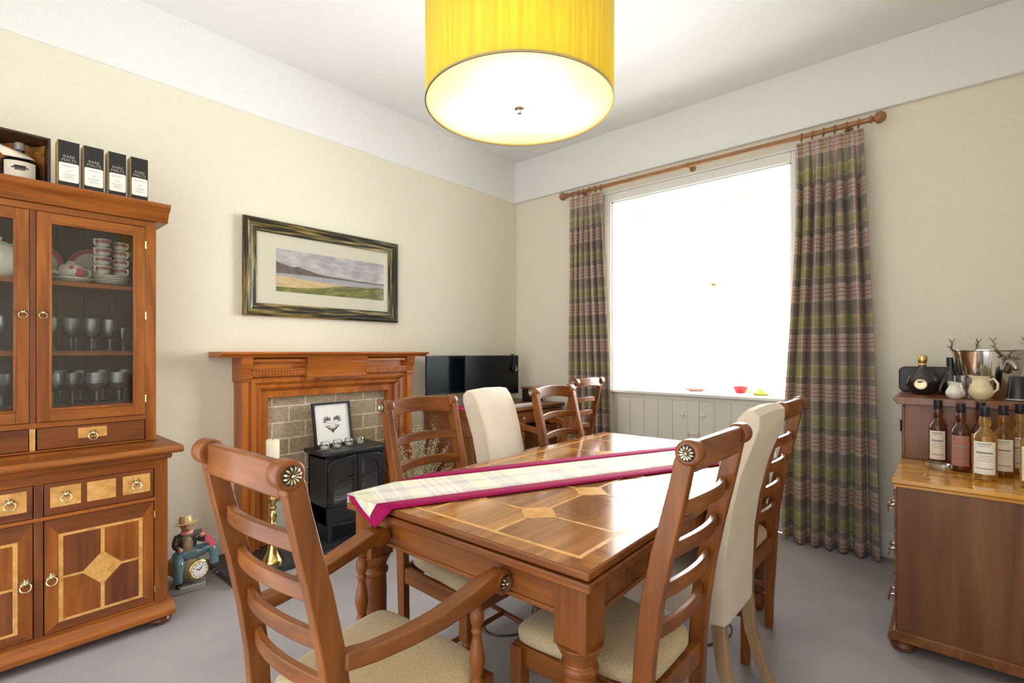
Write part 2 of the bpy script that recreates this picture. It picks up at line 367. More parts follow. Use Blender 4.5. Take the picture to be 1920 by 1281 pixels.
    def ribbon(s, pts, side, w, t):
        """rectangular section swept along pts; width w along side, thickness t across"""
        pts = [Vector(p) for p in pts]; side = Vector(side).normalized(); L = len(pts); vs, fs = [], []
        for i, p in enumerate(pts):
            d = (pts[min(i+1, L-1)]-pts[max(i-1, 0)]).normalized(); nn = d.cross(side).normalized()
            ww = w[i] if isinstance(w, (list, tuple)) else w; tt = t[i] if isinstance(t, (list, tuple)) else t
            for a, b in ((-1, -1), (1, -1), (1, 1), (-1, 1)): vs.append(p+side*a*ww/2+nn*b*tt/2)
        for i in range(L-1):
            for k in range(4): fs.append((i*4+k, i*4+(k+1) % 4, (i+1)*4+(k+1) % 4, (i+1)*4+k))
        fs += [(3, 2, 1, 0), tuple((L-1)*4+k for k in range(4))]
        return s.add(vs, fs)
    def board(s, xs, yf, zb, zt, th):
        """curved rail: front at y = yf(x), from zb(x) up to zt(x)"""
        vs, fs = [], []
        for x in xs:
            y = yf(x); vs += [(x, y, zb(x)), (x, y-th, zb(x)), (x, y-th, zt(x)), (x, y, zt(x))]
        for i in range(len(xs)-1):
            for k in range(4): fs.append((i*4+k, i*4+(k+1) % 4, (i+1)*4+(k+1) % 4, (i+1)*4+k))
        L = len(xs)-1; fs += [(3, 2, 1, 0), tuple(L*4+k for k in range(4))]
        return s.add(vs, fs)
    def cushion(s, wf, wb, y0, y1, z0, z1, n=14, dome=.012, e=5):
        vs, fs = [], []
        def P(a, b, z):
            k = (1-(abs(a)**e)*(abs(b)**e)*.12); y = y0+(y1-y0)*(b*k+1)/2; tt = (y-y0)/(y1-y0); wd = wb+(wf-wb)*tt
            return (a*k*wd/2, y, z)
        for L_, flip in ((1, False), (0, True)):
            o = len(vs)
            for i in range(n+1):
                for j in range(n+1):
                    a, b = -1+2*i/n, -1+2*j/n; a = math.copysign(abs(a)**.6, a); b = math.copysign(abs(b)**.6, b)
                    rim = (1-abs(a)**6)*(1-abs(b)**6); rim = max(rim, 0)**.5
                    z = (z0+.012+(z1-z0-.012-dome)*(.45+.55*rim)+dome*(1-a*a)*(1-b*b)) if L_ else z0+.01*(1-rim)
                    vs.append(P(a, b, z))
            for i in range(n):
                for j in range(n):
                    q = (o+i*(n+1)+j, o+(i+1)*(n+1)+j, o+(i+1)*(n+1)+j+1, o+i*(n+1)+j+1)
                    fs.append(q if not flip else tuple(reversed(q)))
        K = (n+1)**2; idx = lambda i, j: i*(n+1)+j
        for i in range(n):
            fs += [(idx(i, 0)+K, idx(i+1, 0)+K, idx(i+1, 0), idx(i, 0)), (idx(i+1, n)+K, idx(i, n)+K, idx(i, n), idx(i+1, n)),
                   (idx(0, i+1)+K, idx(0, i)+K, idx(0, i), idx(0, i+1)), (idx(n, i)+K, idx(n, i+1)+K, idx(n, i+1), idx(n, i))]
        return s.add(vs, fs)
    def quad(s, a, b, c, d, uvs=None): return s.add([a, b, c, d], [(0, 1, 2, 3)], uvs)
    def poly(s, pts): return s.add(pts, [tuple(range(len(pts)))])
    def xform(s, mtx, start=0):
        for i in range(start, len(s.v)): s.v[i] = tuple(mtx @ Vector(s.v[i]))
        return s
    def build(s, name, mats, parent=None, world=False, bevel=0, smooth=35, seg=2, solid=0, subsurf=0, loc=None):
        if isinstance(mats, str): mats = [mats]
        me = bpy.data.meshes.new(name); vs = s.v
        if world and parent is not None:
            o = Vector((0, 0, 0)); p = parent
            while p is not None: o += p.location; p = p.parent
            vs = [tuple(Vector(v)-o) for v in vs]
        if loc is not None: vs = [tuple(Vector(v)-Vector(loc)) for v in vs]
        me.from_pydata(vs, [], s.f)
        for mm in mats: me.materials.append(MATS[mm])
        me.polygons.foreach_set('material_index', s.mi)
        if s.uv:
            ul = me.uv_layers.new(name='UVMap')
            for k, uvs in s.uv.items():
                for li, q in zip(me.polygons[k].loop_indices, uvs): ul.data[li].uv = q
        if len(s.f) < 60000 and not s.uv:
            bm = bmesh.new(); bm.from_mesh(me); bmesh.ops.recalc_face_normals(bm, faces=bm.faces); bm.to_mesh(me); bm.free()
        me.polygons.foreach_set('use_smooth', [True]*len(me.polygons)); me.set_sharp_from_angle(angle=math.radians(smooth))
        ob = bpy.data.objects.new(name, me); sc.collection.objects.link(ob)
        if parent is not None: ob.parent = parent
        if loc is not None: ob.location = loc
        if bevel:
            b = ob.modifiers.new('b', 'BEVEL'); b.width = bevel; b.segments = seg; b.limit_method = 'ANGLE'; b.angle_limit = math.radians(40)
        if solid:
            b = ob.modifiers.new('s', 'SOLIDIFY'); b.thickness = solid; b.offset = 0
        if subsurf:
            b = ob.modifiers.new('u', 'SUBSURF'); b.levels = subsurf; b.render_levels = subsurf
        return ob
def thing(name, label, cat, loc=(0, 0, 0), rz=0, group=None):
    o = bpy.data.objects.new(name, None); sc.collection.objects.link(o); o.location = loc; o.rotation_euler = (0, 0, rz)
    o.empty_display_size = .1; o['label'] = label; o['category'] = cat
    if group: o['group'] = group
    return o
def tag(o, label, cat, group=None, kind=None):
    o['label'] = label; o['category'] = cat
    if group: o['group'] = group
    if kind: o['kind'] = kind
    return o
def struct(o): o['kind'] = 'structure'; return o
def dup(root, loc, rz, label, group=None, cat=None):
    r = root.copy(); sc.collection.objects.link(r); r.location = loc; r.rotation_euler = (0, 0, rz); r['label'] = label
    if group: r['group'] = group
    if cat: r['category'] = cat
    def rec(src, dst):
        for ch in list(src.children):
            c = ch.copy(); sc.collection.objects.link(c); c.parent = dst; rec(ch, c)
    rec(root, r)
    return r
_tc = {}
def text_geo(txt):
    if txt not in _tc:
        cu = bpy.data.curves.new('t', 'FONT'); cu.body = txt; cu.align_x = 'CENTER'; cu.align_y = 'CENTER'; cu.resolution_u = 2
        ob = bpy.data.objects.new('t', cu); sc.collection.objects.link(ob)
        me = bpy.data.meshes.new_from_object(ob.evaluated_get(bpy.context.evaluated_depsgraph_get()))
        _tc[txt] = ([tuple(v.co) for v in me.vertices], [tuple(p.vertices) for p in me.polygons])
        bpy.data.objects.remove(ob); bpy.data.curves.remove(cu); bpy.data.meshes.remove(me)
    return _tc[txt]
def text(mb, txt, c, right, up, size):
    vs, fs = text_geo(txt); c, right, up = Vector(c), Vector(right), Vector(up)
    mb.add([c+right*v[0]*size+up*v[1]*size for v in vs], fs)
def frange(a, b, n): return [a+(b-a)*i/(n-1) for i in range(n)]

# ------------------------------------------------------------------ the room
CEIL, RW, END = 3.212, 3.80, -4.5
WX0, WX1, WZ0, WZ1, WD = 1.112, 2.528, .93, 2.60, .56
struct(MB().box(-.15, RW+.15, END-.15, .02, -.06, 0).build('floor', 'carpet'))
struct(MB().box(-.15, RW+.15, END-.15, .75, CEIL, CEIL+.08).build('ceiling', 'ceiling_paint'))
struct(MB().box(-.15, 0, END, 0, 0, CEIL).build('wall_left', 'wall_paint'))
wb = MB().box(-.15, WX0, 0, .72, 0, CEIL).box(WX1, RW+.15, 0, .72, 0, CEIL).box(WX0, WX1, 0, .72, WZ1, CEIL).box(WX0, WX1, .55, .72, 0, WZ0)
struct(wb.build('wall_back', 'wall_paint'))
struct(MB().box(RW, RW+.15, END, 0, 0, CEIL).build('wall_right', 'wall_paint'))
struct(MB().box(-.15, .60, END-.15, END, 0, CEIL).box(3.60, RW+.15, END-.15, END, 0, CEIL).box(.60, 3.60, END-.15, END, 2.55, CEIL).build('added_front_wall', 'wall_paint'))  # unseen wall behind the camera, added to hold back sky light; opening is invented
struct(MB().box(0, RW, -.035, 0, 2.80, CEIL).build('trim_1', 'white_paint', bevel=.004))
struct(MB().box(0, .005, END, -.035, 2.80, CEIL).build('trim_2', 'white_paint'))
def base_prof(): return [(0, 0), (.018, 0), (.018, .125), (.012, .14), (.012, .148), (.004, .16), (0, .16)]
mb = MB().prism(base_prof(), END, -2.79, 'XZ').prism(base_prof(), -1.36, -.018, 'XZ')
struct(mb.build('baseboard_left', 'cupboard_paint'))
mb = MB(); pr = [(-a, b) for a, b in base_prof()]
mb.prism(pr, 0.0, 1.08, 'YZ').prism(pr, 2.56, RW, 'YZ')
struct(mb.build('baseboard_back', 'cupboard_paint'))
# window architrave lining + sash
win = thing('window_1', 'tall white sash window flooded with daylight', 'window', ((WX0+WX1)/2, WD, WZ0)); win['kind'] = 'structure'
fy0, fy1 = .50, .55
mb = MB().box(WX0+.002, WX0+.045, fy0, fy1, WZ0, WZ1-.002).box(WX1-.045, WX1-.002, fy0, fy1, WZ0, WZ1-.002).box(WX0+.045, WX1-.045, fy0, fy1, WZ1-.05, WZ1-.002).box(WX0+.045, WX1-.045, fy0, fy1, WZ0, WZ0+.05)
mb.build('window_frame', 'gloss_white', win, True, .003)
mb = MB().box(WX0+.045, WX1-.045, .505, .54, 1.83, 1.862)
mb.build('meeting_rail', 'gloss_white', win, True, .003)
MB().box(1.80, 1.84, .49, .505, 1.85, 1.875).build('sash_catch', 'brass', win, True, .003)
MB().box(WX0+.045, WX1-.045, .52, .525, WZ0+.05, 1.83).build('lower_pane', 'pane_glass', win, True)
MB().box(WX0+.045, WX1-.045, .525, .53, 1.862, WZ1-.05).build('upper_pane', 'pane_glass', win, True)
mb = MB()   # painted reveal linings and architrave
mb.box(WX0, WX0+.012, -.002, .50, WZ0, WZ1).box(WX1-.012, WX1, -.002, .50, WZ0, WZ1).box(WX0, WX1, -.002, .50, WZ1-.012, WZ1)
mb.build('reveal_lining', 'gloss_white', win, True)
mb = MB().box(WX0-.07, WX0, -.022, 0, 0, WZ1+.07).box(WX1, WX1+.03, -.022, 0, 0, WZ1+.07).box(WX0, WX1, -.022, 0, WZ1, WZ1+.07).box(WX0-.09, WX1+.05, -.034, 0, WZ1+.07, WZ1+.09)
mb.build('architrave', 'gloss_white', win, True, .004)

# cupboard under the window
cup = thing('window_cupboard', 'cream boarded cupboard built under the bright window sill', 'cupboard', (1.82, .25, 0))
mb = MB().box(WX0+.001, WX0+.05, .02, .545, .001, .925).box(WX1-.05, WX1-.001, .02, .545, .001, .925).box(1.79, 1.88, .0, .04, .101, .8945).box(WX0+.05, WX1-.05, .02, .05, .001, .10).box(WX0+.05, WX1-.05, .0, .03, .895, .925)
mb.build('carcass', 'cupboard_paint', cup, True, .002)
MB().box(WX0+.001, WX1-.001, -.03, .549, .927, .952).build('top', 'gloss_white', cup, True, .006)
for x0, x1, kx in ((WX0+.05, 1.79, 1.755), (1.88, WX1-.05, 1.912)):
    mb = MB(); n = 5
    for i in range(n):
        a = x0+(x1-x0)*i/n; b = x0+(x1-x0)*(i+1)/n; mb.box(a+.0015, b-.0015, .003, .022, .10, .893)
    mb.box(x0, x1, .010, .020, .10, .893)
    d = mb.build('door', 'cupboard_paint', cup, True, .0015)
    MB().lathe([(.006, 0), (.006, .012), (.014, .018), (.015, .026), (.008, .032), (0, .033)], (kx, .003, .785), (0, -1, 0), 16).build('knob', 'gloss_white', d, True)
MB().box(1.785, 1.885, -.012, 0, .628, .642).cyl((1.795, -.014, .612), (1.795, -.014, .655), .006).cyl((1.875, -.014, .612), (1.875, -.014, .655), .006).build('latch', 'cupboard_paint', cup, True, .002)

# ------------------------------------------------------------------ pendant lamp
LX, LY, LZ, LR = 2.302, -2.659, 2.075, .302
lamp = thing('pendant_lamp', 'large yellow silk drum pendant lamp with a glowing white diffuser', 'lamp', (LX, LY, LZ))
SH = .42
mb = MB().lathe([(LR, 0), (LR, SH), (LR-.002, SH), (LR-.002, 0)], (LX, LY, LZ), n=96, close=True); mb.build('shade', 'shade_silk', lamp, True)
MB().lathe([(LR-.004, .004), (LR-.004, .007), (0, .007)], (LX, LY, LZ), n=96).build('diffuser', 'diffuser', lamp, True)
MB().lathe([(LR+.001, -.001), (LR+.001, .005), (LR-.003, .005), (LR-.003, -.001)], (LX, LY, LZ), n=96, close=True).build('rim', 'old_brass', lamp, True)
MB().lathe([(0, -.022), (.007, -.021), (.009, -.012), (.017, -.006), (.018, .003), (0, .003)], (LX, LY, LZ), n=24).build('finial', 'steel', lamp, True)
mb = MB().cyl((LX, LY, LZ+.01), (LX, LY, CEIL-.02), .006).lathe([(.05, 0), (.055, .02), (.03, .03)], (LX, LY, CEIL-.031), n=24)
for k in range(3):
    q = math.radians(100+120*k); mb.cyl((LX, LY, LZ+.30), (LX+LR*math.cos(q), LY+LR*math.sin(q), LZ+SH-.01), .003, n=8)
mb.build('stem', 'steel', lamp, True)
for k in range(3):
    q = YAW+math.radians(-90+120*k); p = (LX+.135*math.cos(q), LY+.135*math.sin(q), LZ+.13)
    MB().sphere(p, .026).cyl((p[0], p[1], p[2]+.02), (p[0], p[1], p[2]+.08), .012).build('bulb', 'diffuser', lamp, True)
    l = bpy.data.lights.new('bulb_light', 'POINT'); l.energy = 2.0; l.color = (1, .90, .68); l.shadow_soft_size = .03
    o = bpy.data.objects.new('bulb_light', l); sc.collection.objects.link(o); o.location = (p[0], p[1], p[2]-.045)

# ------------------------------------------------------------------ curtains and pole
PY, PZ = -.10, 2.722
pole = thing('curtain_pole', 'long wooden curtain pole with ball finials above the window', 'curtain pole', (1.82, PY, PZ))
MB().cyl((.70, PY, PZ), (2.985, PY, PZ), .0165, n=20).build('rod', 'pole_wood', pole, True)
for x, sgn in ((.70, -1), (2.985, 1)):
    MB().lathe([(.0165, 0), (.024, .004), (.024, .012), (.014, .018), (.018, .024), (.032, .034), (.037, .048), (.037, .056), (.030, .072), (.016, .083), (0, .086)], (x-sgn*.006, PY, PZ), (sgn, 0, 0), 24).build('finial', 'pole_wood', pole, True)
for x in (.84, 1.835, 2.86):
    MB().cyl((x, PY, PZ), (x, -.001, PZ), .009).lathe([(.024, 0), (.024, .008), (.012, .014)], (x, -.001, PZ), (0, -1, 0), 16).lathe([(.0172, -.008), (.0205, -.008), (.0205, .008), (.0172, .008)], (x, PY, PZ), (1, 0, 0), 20, close=True).build('bracket', 'pole_wood', pole, True)

def curtain(x0t, x1t, x0b, x1b, nf, label, flip, amp=.036):
    t = thing('curtain', label, 'curtain', ((x0t+x1t)/2, PY, 0), 0, 'plaid curtains at the window')
    nu, nz = nf*14, 60; zt, zb = PZ-.045, .012; mb = MB(); vs, uvs = [], []
    rnd = random.Random(int(x0t*100)); ph = [rnd.uniform(-.35, .35) for _ in range(nf+2)]; am = [rnd.uniform(.7, 1.25) for _ in range(nf+2)]
    for j in range(nz+1):
        s = j/nz; z = zt+(zb-zt)*s; k = min(1, s*7)
        ease = s*s*(3-2*s)
        for i in range(nu+1):
            f = i/nu; fi = f*nf; a = int(min(fi, nf-1)); fr = fi-a
            x = (x0t+(x1t-x0t)*f)*(1-ease)+(x0b+(x1b-x0b)*(f+.02*math.sin(6*f)))*ease
            base = math.cos(2*PI*fr+ph[a]*math.sin(PI*fr)*s)
            sh = math.copysign(abs(base)**.75, base)
            pinch = math.exp(-((fr-.5)/.10)**2)
            A = amp*(.25+.75*k)*am[a]*(1+.25*s)
            y = PY-.002-A*sh*(1 if s > .06 else .6) - .018*pinch*(1-k)
            x += .010*math.sin(2*PI*fr+1.0)*k+.006*math.sin(7*s+a)
            vs.append((x, y, z)); uvs.append(((f*nf*.165)*(-1 if flip else 1), z))
    fs = [(j*(nu+1)+i, j*(nu+1)+i+1, (j+1)*(nu+1)+i+1, (j+1)*(nu+1)+i) for j in range(nz) for i in range(nu)]
    mb.add(vs, fs, uvs); mb.build('cloth', 'curtain_plaid', t, True, solid=.003, smooth=80)
    n = nf
    for i in range(n):
        x = x0t+(x1t-x0t)*(i+.5)/n
        MB().tube([(x+.003*math.sin(q), PY+.023*math.cos(q), PZ-.004+.023*math.sin(q)) for q in frange(0, 2*PI*15/16, 16)], .0045, 8, True).tube([(x, PY, PZ-.027), (x, PY-.003, PZ-.045), (x, PY, PZ-.055)], .0025, 6).build('ring', 'pole_wood', t, True)
    return t
curtain(.735, 1.09, .735, 1.20, 6, 'narrower tartan curtain gathered at the wall corner side of the window', False)
curtain(2.575, 2.955, 2.49, 3.035, 6, 'wide tartan curtain hanging beside the chest of drawers', True, .042)

# ------------------------------------------------------------------ ladder-back chairs
def rosette(parent, c, ax, r=.025):
    mb = MB().mat(0).lathe([(0, -.001), (r, 0), (r, .002), (r*.85, .004), (0, .004)], c, ax, 24)
    a = Vector(ax).normalized(); u = a.cross(Vector((0, .3, 1))).normalized(); w = a.cross(u); c = Vector(c)
    mb.mat(1)
    for k in range(12):
        q = 2*PI*k/12; d = u*math.cos(q)+w*math.sin(q); e = a.cross(d)
        p = [c+d*r*f+a*h for f, h in ((.28, .0045), (.5, .0075), (.75, .008), (.95, .005))]
        wd = [.04*r, .075*r, .12*r, .05*r]; vs = []
        for pp, ww in zip(p, wd): vs += [pp+e*ww, pp-e*ww, pp-a*.004]
        mb.add(vs, [(i*3+j, (i+1)*3+j, (i+1)*3+(j+1) % 3, i*3+(j+1) % 3) for i in range(3) for j in range(3)]+[(0, 1, 2), (11, 10, 9)])
    mb.sphere(tuple(c+a*.006), r*.2, n=10, m=6)
    return mb.build('rosette', ['dark_brass', 'petal_metal'], parent)
def turned(z0, z1, r, o):
    h = z1-z0
    P = [(r*.8, 0), (r*1.0, .03), (r*.85, .06), (r*.7, .10), (r*.95, .16), (r*1.15, .24), (r*1.2, .3), (r*.95, .42), (r*.68, .52), (r*.62, .56), (r*.9, .60), (r*.62, .64), (r*.95, .70), (r*1.05, .76), (r*.9, .82), (r*.6, .88), (r*.95, .91), (r*.95, .95), (r*.7, .98), (r*.8, 1)]
    return MB().lathe([(a, b*h) for a, b in P], (o[0], o[1], z0), n=20)
XS = frange(-.165, .165, 13)
def ladder_chair(name, label, loc, rz, carver=False, group=None):
    t = thing(name, label, 'chair', loc, rz, group); HW = .178
    # back posts: one sawn piece with the rear leg, ending in a scroll
    path = [(0.0, .012), (.15, .010), (.30, .004), (.45, .0), (.56, -.008), (.68, -.025), (.80, -.050), (.90, -.075), (.98, -.094), (1.025, -.103), (1.05, -.110)]
    for s in (-1, 1):
        mb = MB().ribbon([(s*HW, y, z) for z, y in path], (1, 0, 0), .029, [.032, .036, .042, .047, .050, .051, .049, .046, .043, .042, .036])
        mb.lathe([(.024, -.026), (.0285, -.022), (.0295, 0), (.0290, .016), (.0265, .0195)], (s*HW, -.116, 1.053), (s, 0, 0), 28)
        mb.box(s*HW-.0140, s*HW+.0140, -.124, -.088, 1.012, 1.053)
        p = mb.build('back_post', 'chair_wood_z', t, bevel=.004)
        rosette(p, (s*(HW+.0195), -.116, 1.053), (s, 0, 0), .0185)
    bow = lambda x, y0, d=.030: y0-d*(1-(x/.165)**2)
    MB().board(XS, lambda x: bow(x, -.098, .028), lambda x: 1.003+.016*(1-(x/.165)**2), lambda x: 1.072+.012*(1-(x/.165)**2), .024).build('crest_rail', 'chair_wood_x', t, bevel=.005)
    for z, y in ((.905, -.070), (.80, -.046), (.695, -.024), (.59, -.006)):
        MB().board(XS, lambda x: bow(x, y+.006), lambda x: z-.017+.010*(1-(x/.165)**2), lambda x: z+.019+.010*(1-(x/.165)**2), .017).build('slat', 'chair_wood_x', t, bevel=.003)
    FW = .203 if not carver else .235
    FY = .385
    mb = MB().ribbon([(-HW, .025, .405), (-FW+.02, FY, .405)], (0, 0, 1), .06, .022).ribbon([(HW, .025, .405), (FW-.02, FY, .405)], (0, 0, 1), .06, .022).box(-HW, HW, -.012, .012, .375, .435).box(-FW+.01, FW-.01, FY-.005, FY+.018, .375, .435)
    mb.build('seat_frame', 'chair_wood_y', t, bevel=.003)
    MB().cushion(2*FW+.01, 2*HW-.036, .0, FY+.03, .435, .50).build('seat', 'seat_fabric', t, smooth=80)
    for s in (-1, 1):
        x = s*(FW-.012)
        if carver:
            mb = turned(0, .30, .020, (x, FY-.005)); mb.box(x-.021, x+.021, FY-.026, FY+.016, .29, .45)
            mb.build('leg', 'chair_wood_z', t, bevel=.002)
        else:
            mb = turned(0, .30, .019, (x, FY-.005)); mb.box(x-.020, x+.020, FY-.025, FY+.015, .29, .434)
            mb.build('leg', 'chair_wood_z', t, bevel=.002)
    mb = MB().cyl((-HW, .01, .20), (-FW+.012, FY, .16), .010).cyl((HW, .01, .20), (FW-.012, FY, .16), .010).cyl((-FW+.02, FY*.55, .18), (FW-.02, FY*.55, .18), .010)
    mb.build('stretcher', 'chair_wood_y', t)
    if carver:
        for s in (-1, 1):
            sup = turned(.45, .675, .017, (s*(FW+.005), FY-.045)); sup.build('arm_support', 'chair_wood_z', t)
            pts = [(s*(HW+.004), -.004, .655), (s*(HW+.02), .06, .650), (s*(FW-.02), .14, .653), (s*(FW-.002), .22, .664), (s*(FW+.008), .30, .680), (s*(FW+.012), .36, .692), (s*(FW+.014), .405, .694)]
            a = MB().ribbon(pts, (1, 0, .12*s), [.040, .042, .046, .050, .052, .050, .046], [.036, .034, .034, .036, .040, .044, .046])
            a.lathe([(.028, -.024), (.030, -.02), (.030, .02), (.028, .024)], (s*(FW+.014), .412, .686), (s, 0, 0), 24)
            ao = a.build('arm', 'chair_wood_y', t, bevel=.005)
            rosette(ao, (s*(FW+.038), .412, .686), (s, 0, 0), .021)
    return t
H90 = PI/2
c5 = ladder_chair('dining_chair', 'ladder-back dining chair nearest the camera on the curtain side of the table', (2.795, -2.60, 0), H90, group='ladder-back dining chairs')
dup(c5, (2.735, -1.545, 0), H90, 'ladder-back dining chair between the cream upholstered chair back and the wide curtain')
dup(c5, (1.725, -2.515, 0), -H90, 'ladder-back dining chair in front of the black stove')
dup(c5, (1.715, -1.53, 0), -H90, 'ladder-back dining chair beside the small cream chair, in front of the desk')
carver = ladder_chair('carver_armchair', 'ladder-back wooden armchair at the near head of the table', (2.245, -3.368, 0), math.radians(3), True, 'ladder-back carver armchairs')
dup(carver, (1.145, -.615, 0), H90, 'ladder-back wooden armchair pulled up to the computer desk')

# cream upholstered chairs
def cream_chair(label, loc, rz):
    t = thing('upholstered_chair', label, 'chair', loc, rz, 'cream upholstered dining chairs')
    back = [(.035, .46), (.028, .60), (.010, .75), (-.018, .88), (-.050, .98), (-.080, 1.035), (-.105, 1.062), (-.130, 1.064), (-.150, 1.045), (-.150, 1.01), (-.130, .95), (-.092, .85), (-.062, .72), (-.045, .60), (-.038, .45), (-.036, .33), (.035, .33)]
    nb = len(back); mb = MB(); vs, fs = [], []; XX = [(-.19, .84), (-.187, .94), (-.180, .99), (-.15, 1), (0, 1.0), (.15, 1), (.180, .99), (.187, .94), (.19, .84)]
    cy = lambda z: -.0-.10*max(0, (z-.5)/.56)**1.6
    for x, k in XX:
        x *= .88
        for y, z in back:
            c = cy(z); ztop = z-(.014*(1-k)/.4 if z > 1.0 else 0)+(.010*(1-(x/.19)**2) if z > 1.0 else 0); taper = 1-.06*max(0, (.8-z))
            vs.append((x*taper, c+(y-c)*k, ztop+.020*min(1, max(0, (z-.4)/.6))))
    for i in range(len(XX)-1):
        for k in range(nb): fs.append((i*nb+k, i*nb+(k+1) % nb, (i+1)*nb+(k+1) % nb, (i+1)*nb+k))
    fs += [tuple(reversed(range(nb))), tuple((len(XX)-1)*nb+k for k in range(nb))]
    mb.add(vs, fs).build('backrest', 'cream_suede', t, smooth=38)
    MB().cushion(.39, .375, .0, .43, .33, .49, dome=.015).build('seat', 'cream_suede', t, smooth=70)
    for s in (-1, 1):
        MB().ribbon([(s*.155, -.015, .335), (s*.157, -.03, .2), (s*.16, -.065, .08), (s*.162, -.105, 0)], (1, 0, 0), [.042, .038, .034, .032], [.045, .04, .034, .03]).build('leg', 'pale_leg', t, bevel=.003)
        MB().ribbon([(s*.17, .39, .335), (s*.17, .39, 0)], (1, 0, 0), [.042, .030], [.042, .030]).build('leg', 'pale_leg', t, bevel=.003)
    return t
u1 = cream_chair('cream suede chair seen from behind, between two ladder-back chairs near the curtain', (2.738, -1.968, 0), H90)
dup(u1, (1.655, -2.005, 0), -H90+math.radians(9), 'cream suede chair facing the camera in front of the monitors')

# ------------------------------------------------------------------ dining table
TA = math.radians(1.6); TC = Vector((2.232, -2.052, 0)); TW, TL, TH = .966, 1.79, .78
tb = thing('dining_table', 'large polished inlaid wooden dining table with turned legs', 'table', TC, TA)
hw, hl = TW/2, TL/2
mb = MB().mat(0).box(-hw, hw, -hl, hl, TH-.022, TH-.0006).box(-hw-.004, hw+.004, -hl-.004, hl+.004, TH-.048, TH-.026)
mb.build('tabletop', ['chair_wood_x'], tb, bevel=.004)
mb = MB(); z = TH; bw = .052; iw = .013
a, c = hw-.004, hl-.004; b_, d_ = a-bw, c-bw
mb.mat(0).quad((-a, -c, z), (a, -c, z), (b_, -d_, z), (-b_, -d_, z)).quad((a, c, z), (-a, c, z), (-b_, d_, z), (b_, d_, z))
mb.mat(1).quad((a, -c, z), (a, c, z), (b_, d_, z), (b_, -d_, z)).quad((-a, c, z), (-a, -c, z), (-b_, -d_, z), (-b_, d_, z))
e_, g_ = b_-iw, d_-iw
mb.mat(2).quad((-b_, -d_, z), (b_, -d_, z), (e_, -g_, z), (-e_, -g_, z)).quad((b_, d_, z), (-b_, d_, z), (-e_, g_, z), (e_, g_, z)).quad((b_, -d_, z), (b_, d_, z), (e_, g_, z), (e_, -g_, z)).quad((-b_, d_, z), (-b_, -d_, z), (-e_, -g_, z), (-e_, g_, z))
gx = [-e_, -.143, .143, e_]; gy = [-g_, -g_+.20, -g_+.20+.4, 0, g_-.20-.4+.0, g_-.20, g_]
ys = [-g_]+[(-g_+.20)+(2*g_-.40)*k/4 for k in range(5)]+[g_]
k = 0; rr = random.Random(3)
for i in range(3):
    for j in range(6):
        xs_ = [gx[i], (gx[i]+gx[i+1])/2, gx[i+1]] if True else []
        for q in range(2):
            mb.mat(3+rr.randrange(3)).quad((xs_[q], ys[j], z), (xs_[q+1], ys[j], z), (xs_[q+1], ys[j+1], z), (xs_[q], ys[j+1], z))
mb.build('tabletop_veneer', ['table_cross', 'table_long', 'burl', 'table_panel_a', 'table_panel_b', 'table_panel_c'], tb)
mb = MB(); z = TH+.0003; lw2 = .0055; s_ = .06; q_ = .010
for x in gx[1:3]: mb.quad((x-lw2, -g_, z), (x+lw2, -g_, z), (x+lw2, g_, z), (x-lw2, g_, z))
for y in ys[1:6]: mb.quad((-e_, y-lw2, z+.0001), (e_, y-lw2, z+.0001), (e_, y+lw2, z+.0001), (-e_, y+lw2, z+.0001))
for x in gx[1:3]:
    for y in ys[1:6]:
        mb.poly([(x+p, y+r_, z+.0002) for p, r_ in ((s_, -q_), (s_, q_), (q_, s_), (-q_, s_), (-s_, q_), (-s_, -q_), (-q_, -s_), (q_, -s_))])
mb.build('inlay', 'burl', tb)
ai = .035
mb = MB()
for y in (-hl+ai, hl-ai): mb.box(-hw+ai+.02, hw-ai-.02, y-.011, y+.011, .645, TH-.049).box(-hw+ai+.02, hw-ai-.02, y-.016, y+.016, .645, .657)
for x in (-hw+ai, hw-ai): mb.box(x-.011, x+.011, -hl+ai+.02, hl-ai-.02, .645, TH-.049).box(x-.016, x+.016, -hl+ai+.02, hl-ai-.02, .645, .657)
mb.build('apron', 'chair_wood_x', tb, bevel=.002)
for sx in (-1, 1):
    for sy in (-1, 1):
        cx, cy = sx*(hw-ai-.028), sy*(hl-ai-.028)
        mb = MB().box(cx-.046, cx+.046, cy-.046, cy+.046, .575, TH-.049)
        mb.lathe([(.0, 0), (.032, 0), (.040, .02), (.044, .05), (.034, .075), (.030, .085), (.038, .095), (.038, .105), (.030, .115), (.036, .14), (.041, .30), (.042, .45), (.040, .505), (.046, .51), (.048, .518), (.046, .526), (.039, .53), (.043, .545), (.060, .578), (0, .58)], (cx, cy, 0), n=32)
        mb.build('leg', 'chair_wood_z', tb, bevel=.003)

# runner laid corner to corner
RZ = TH+.004
def tl(x, y, z=RZ): # table-local -> world
    return (TC.x+x*math.cos(TA)-y*math.sin(TA), TC.y+x*math.sin(TA)+y*math.cos(TA), z)
ra = math.radians(23.2); dv = Vector((math.sin(ra), math.cos(ra))); nv = Vector((math.cos(ra), -math.sin(ra)))
n0, n1 = 2.630, 3.034
run = thing('table_runner', 'pale plaid table runner with magenta border laid diagonally on the dining table', 'table runner', (2.2, -2.05, TH))
def hit(n, edge):
    """where the line at offset n meets a table edge; edge = ('x', value) or ('y', value) in table space"""
    ca, sa = math.cos(TA), math.sin(TA)
    # world point = n*nv + t*dv ; table local = R^-1 (p - TC)
    def loc(t):
        p = nv*n+dv*t-Vector((TC.x, TC.y)); return (p.x*ca+p.y*sa, -p.x*sa+p.y*ca)
    a0, a1 = loc(0), loc(1); i = 0 if edge[0] == 'x' else 1
    return (edge[1]-a0[i])/(a1[i]-a0[i])
